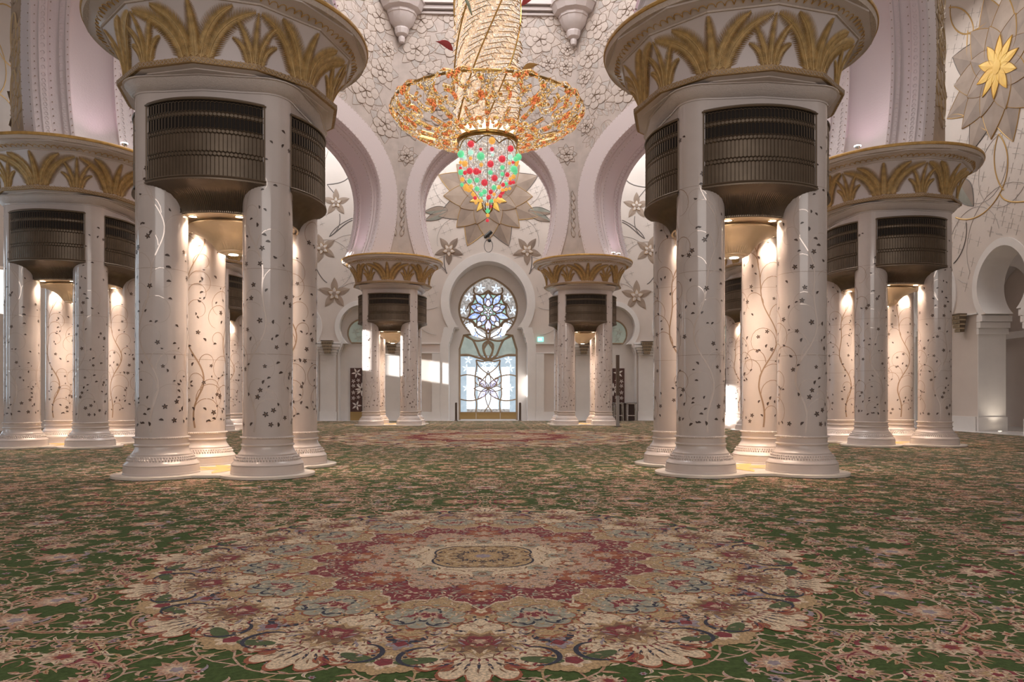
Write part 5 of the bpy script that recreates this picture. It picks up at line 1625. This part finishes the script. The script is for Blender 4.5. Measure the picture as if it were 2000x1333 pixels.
# tall stem of crystal bars
mb = MB(); SR = 1.02
mb.lathe([(0.90,10.3),(0.90,24.0)], 32, m=0)
rnd = random.Random(2)
z = 10.4; row = 0
P = lambda aa,zz,rr: (rr*math.sin(aa), -rr*math.cos(aa), zz)
while z < 24:
    for k in range(9):
        a = k*2*PI/9+row*0.16; da = PI/9*0.95
        # slanting plate of crystal with a pointed outer end
        mb.add([P(a-da,z-0.05,SR-0.02),P(a+da*0.55,z+0.07,SR+0.05),P(a+da,z+0.02,SR+0.15),P(a+da*0.6,z+0.26,SR-0.02),P(a-da,z+0.16,SR-0.10)], [(0,1,2),(0,2,3),(0,3,4)], 0)
        mb.tube([P(a-da,z-0.05,SR-0.01),P(a+da*0.55,z+0.07,SR+0.06),P(a+da,z+0.02,SR+0.16),P(a+da*0.7,z+0.20,SR+0.04)], 0.013, 4, 1)
        for j in range(7):
            f = j/6; mb.sphere(P(a-da*0.8+da*1.35*f, z+0.015+0.12*f, SR+0.03+0.04*f), 0.028, 4, 3, 2)
    z += 0.215; row += 1
for k in range(6):
    a0 = k*PI/3
    path = [((SR+0.10)*math.sin(a0+t*5.2), -(SR+0.10)*math.cos(a0+t*5.2), 10.3+t*13.5) for t in [i/60 for i in range(61)]]
    mb.tube(path, 0.028, 5, 1)
mb.build('crystal_stem', [MST, MG2, MCR], ch, 40)
leafc = [mat('red_glass_leaf',(0.30,0.03,0.03),0.2), mat('green_glass_leaf',(0.20,0.27,0.20),0.2), mat('amber_glass_leaf',(0.35,0.20,0.05),0.2)]
for (a,z,ci) in ((1.45,12.15,2),(1.35,14.35,0),(1.25,16.4,1),(1.15,18.7,1),(-1.5,12.9,0),(-0.9,17.6,0),(-0.6,15.4,2),(-0.45,13.6,1),(2.8,14,2),(3.4,17,0)):
    mb = MB(); R = 1.15
    O = Vector((R*math.sin(a), -R*math.cos(a), z)); D = Vector((math.sin(a)*0.9+0.0, -math.cos(a)*0.9, 0.45)).normalized(); S_ = D.cross(Vector((0,0,1))).normalized(); Nn = S_.cross(D)
    n = 8; vs = []
    for i in range(n+1):
        t = i/n; w = 0.12*math.sin(PI*t**0.8); c = O+D*0.65*t+Nn*(0.10*math.sin(PI*t))
        vs += [tuple(c+Nn*w), tuple(c+S_*0.02), tuple(c-Nn*w), tuple(c-S_*0.02)]
    fs = []
    for i in range(n):
        b_ = 4*i
        for q_ in range(4): fs.append((b_+q_, b_+(q_+1)%4, b_+4+(q_+1)%4, b_+4+q_))
    mb.add(vs, fs, 0); mb.tube([tuple(O+D*0.65*t+Nn*(0.10*math.sin(PI*t))) for t in (0,0.25,0.5,0.75,1)], 0.012, 4, 1)
    o = mb.build('glass_leaf', [leafc[ci], MG2], ch, 50)
add_light('chandelier_glow', 'POINT', (0,24.4,11.0), 200, (1.0,0.80,0.58), size=0.8)

# ------------------------------------------------------------------ small things
# door posts beside the window
for s,nm in ((-1,'left'),(1,'right')):
    mb = MB(); mb.lathe([(0.10,0.0),(0.10,0.03),(0.065,0.05),(0.065,0.96),(0.055,1.02),(0.0001,1.04)], 16, m=0)
    o = mb.build('door_post', M['dark_bronze'], None, 40); o.location = (s*1.80,YB-0.35,0.0)
    tag(o, 'short dark metal post standing at the %s foot of the great window' % nm, 'post')
# tall slim pole in front of the far right cluster
t = thing('tall_pole', 'tall slim dark bronze pole standing right of the far right column cluster', 'pole', (5.79,32.3,0.016)); t.scale = (1,1,0.955)
mb = MB(); mb.box((0,0,2.4),(0.14,0.14,1.9),0); mb.build('upper_shaft', M['dark_bronze'], t)
mb = MB(); mb.box((0,0,0.01),(0.3,0.3,0.02),0); mb.build('foot_plate', M['dark_bronze'], t)
mb = MB(); mb.box((0,0,0.74),(0.13,0.13,1.44),0); mb.build('lower_shaft', mat('grey_post',(0.28,0.26,0.25),0.5), t)
# stools and dark cabinet
t = thing('low_cabinet', 'dark brown low cabinet against the back wall behind two chrome stools', 'cabinet', (7.55,YB-0.32,0))
mb = MB(); mb.box((0,0,0.50),(1.50,0.40,0.92),0); mb.build('body', M['dark_wood'], t)
mb = MB(); mb.box((0,-0.01,0.98),(1.56,0.46,0.04),0); mb.build('top', M['dark_wood'], t)
mb = MB(); mb.box((0,0.02,0.02),(1.40,0.34,0.04),0); mb.build('plinth', M['black'], t)
for (x,nm) in ((7.25,'left'),(7.98,'right')):
    t = thing('stool', 'chrome-framed stool in front of the dark cabinet, %s one' % nm, 'stool', (x,YB-1.0,0.006), 0, None)
    for sx in (-1,1):
        for sy in (-1,1):
            mb = MB(); mb.tube([(sx*0.24,sy*0.2,0.012),(sx*0.23,sy*0.19,0.9),(sx*0.20,sy*0.18,0.97)], 0.022, 8, 0); mb.build('leg', M['chrome'], t, 50)
    mb = MB(); mb.box((0,0,1.0),(0.54,0.46,0.06),0); mb.build('seat', M['seat_grey'], t)
    mb = MB()
    mb.tube([(-0.23,-0.19,0.3),(0.23,-0.19,0.3),(0.23,0.19,0.3),(-0.23,0.19,0.3)], 0.015, 6, 0, closed=True); mb.tube([(-0.25,-0.21,0.96),(0.25,-0.21,0.96),(0.25,0.21,0.96),(-0.25,0.21,0.96)], 0.02, 6, 0, closed=True)
    mb.build('stretcher', M['chrome'], t, 50)
# exit sign
t = thing('exit_sign', 'small lit green and white exit sign on the back wall right of the great window', 'sign', (2.97,YB-0.12,4.62))
mb = MB(); mb.box((0,0,0),(0.34,0.06,0.26),0); mb.build('housing', mat('exit_green',(0.25,0.75,0.68),0.4,emis=(0.30,0.85,0.75),estr=0.9), t)
mb = MB(); wv = mat('exit_white',(1,1,1),0.4,emis=(1,1,1),estr=1.3)
mb.box((-0.09,-0.034,-0.01),(0.06,0.006,0.14),0)                       # doorway
mb.sphere((0.03,-0.036,0.06),0.02,8,5,0,(1,0.3,1)); mb.tube([(0.03,-0.036,0.04),(0.02,-0.036,-0.01),(0.05,-0.036,-0.05),(0.08,-0.036,-0.07)],0.012,4,0)
mb.tube([(0.02,-0.036,-0.01),(0.0,-0.036,-0.05),(-0.03,-0.036,-0.06)],0.011,4,0); mb.tube([(-0.02,-0.036,0.03),(0.03,-0.036,0.03),(0.07,-0.036,0.01)],0.010,4,0)
mb.build('running_figure', wv, t)
# black camera with looped cable on the wall
t = thing('security_camera', 'small black camera with a looped cable on the wall above the great window', 'camera', (0.02,YB-0.22,10.35))
mb = MB(); mb.box((0,0,0.1),(0.12,0.08,0.16),0); mb.tube([(0,-0.02,0.1),(0,-0.3,0.12)],0.03,8,0); mb.build('bracket', M['black'], t, 40)
mb = MB(); mb.tube([(0.16,-0.34,0.26),(-0.14,-0.40,-0.02)],0.11,10,0); mb.sphere((-0.17,-0.41,-0.05),0.09,8,6,0); mb.sphere((0.05,-0.36,-0.24),0.10,8,6,0); mb.build('camera_body', M['black'], t, 40)
mb = MB(); mb.tube([(0.0+0.24*math.sin(a),-0.15,-0.50-0.36*math.cos(a)*(-1 if False else 1)) for a in [k*2*PI/16 for k in range(16)]],0.016,5,0,closed=True); mb.build('cable', M['black'], t, 40)
# spotlights standing on the capital rims
def uplight(x,y,label,n):
    t = thing('rim_spotlight', label, 'spotlight', (x,y,7.79)); t.scale = (0.6,0.6,0.6)
    mb = MB(); mb.lathe([(0.06,0.0),(0.06,0.02),(0.02,0.03),(0.02,0.08),(0.10,0.10),(0.13,0.20),(0.12,0.20),(0.09,0.12),(0.0001,0.11)],14,m=0); mb.build('housing', M['chrome'], t, 40)
    mb = MB(); mb.tube([(0.125*math.cos(a),0.125*math.sin(a),0.205) for a in [k*2*PI/20 for k in range(20)]],0.022,6,0,closed=True); mb.build('lamp_ring', M['lamp_white'], t, 40)
def rimpt(cx,cy,a,R=2.22): return cx+R*math.sin(a), cy-R*math.cos(a)
x,y = rimpt(-MW,MY,1.02); uplight(x,y,'small white ring spotlight on the gilded rim of the left-edge column cluster',0)
x,y = rimpt(MW,MY,-0.80); uplight(x,y,'small white ring spotlight on the gilded rim of the right-side column cluster',1)
x,y = rimpt(FW,FY,0.55); uplight(x,y,'small white spotlight on the rim of the far right column cluster, left of a pair',2)
x,y = rimpt(FW,FY,0.70); uplight(x,y,'small white spotlight on the rim of the far right column cluster, right of a pair',3)
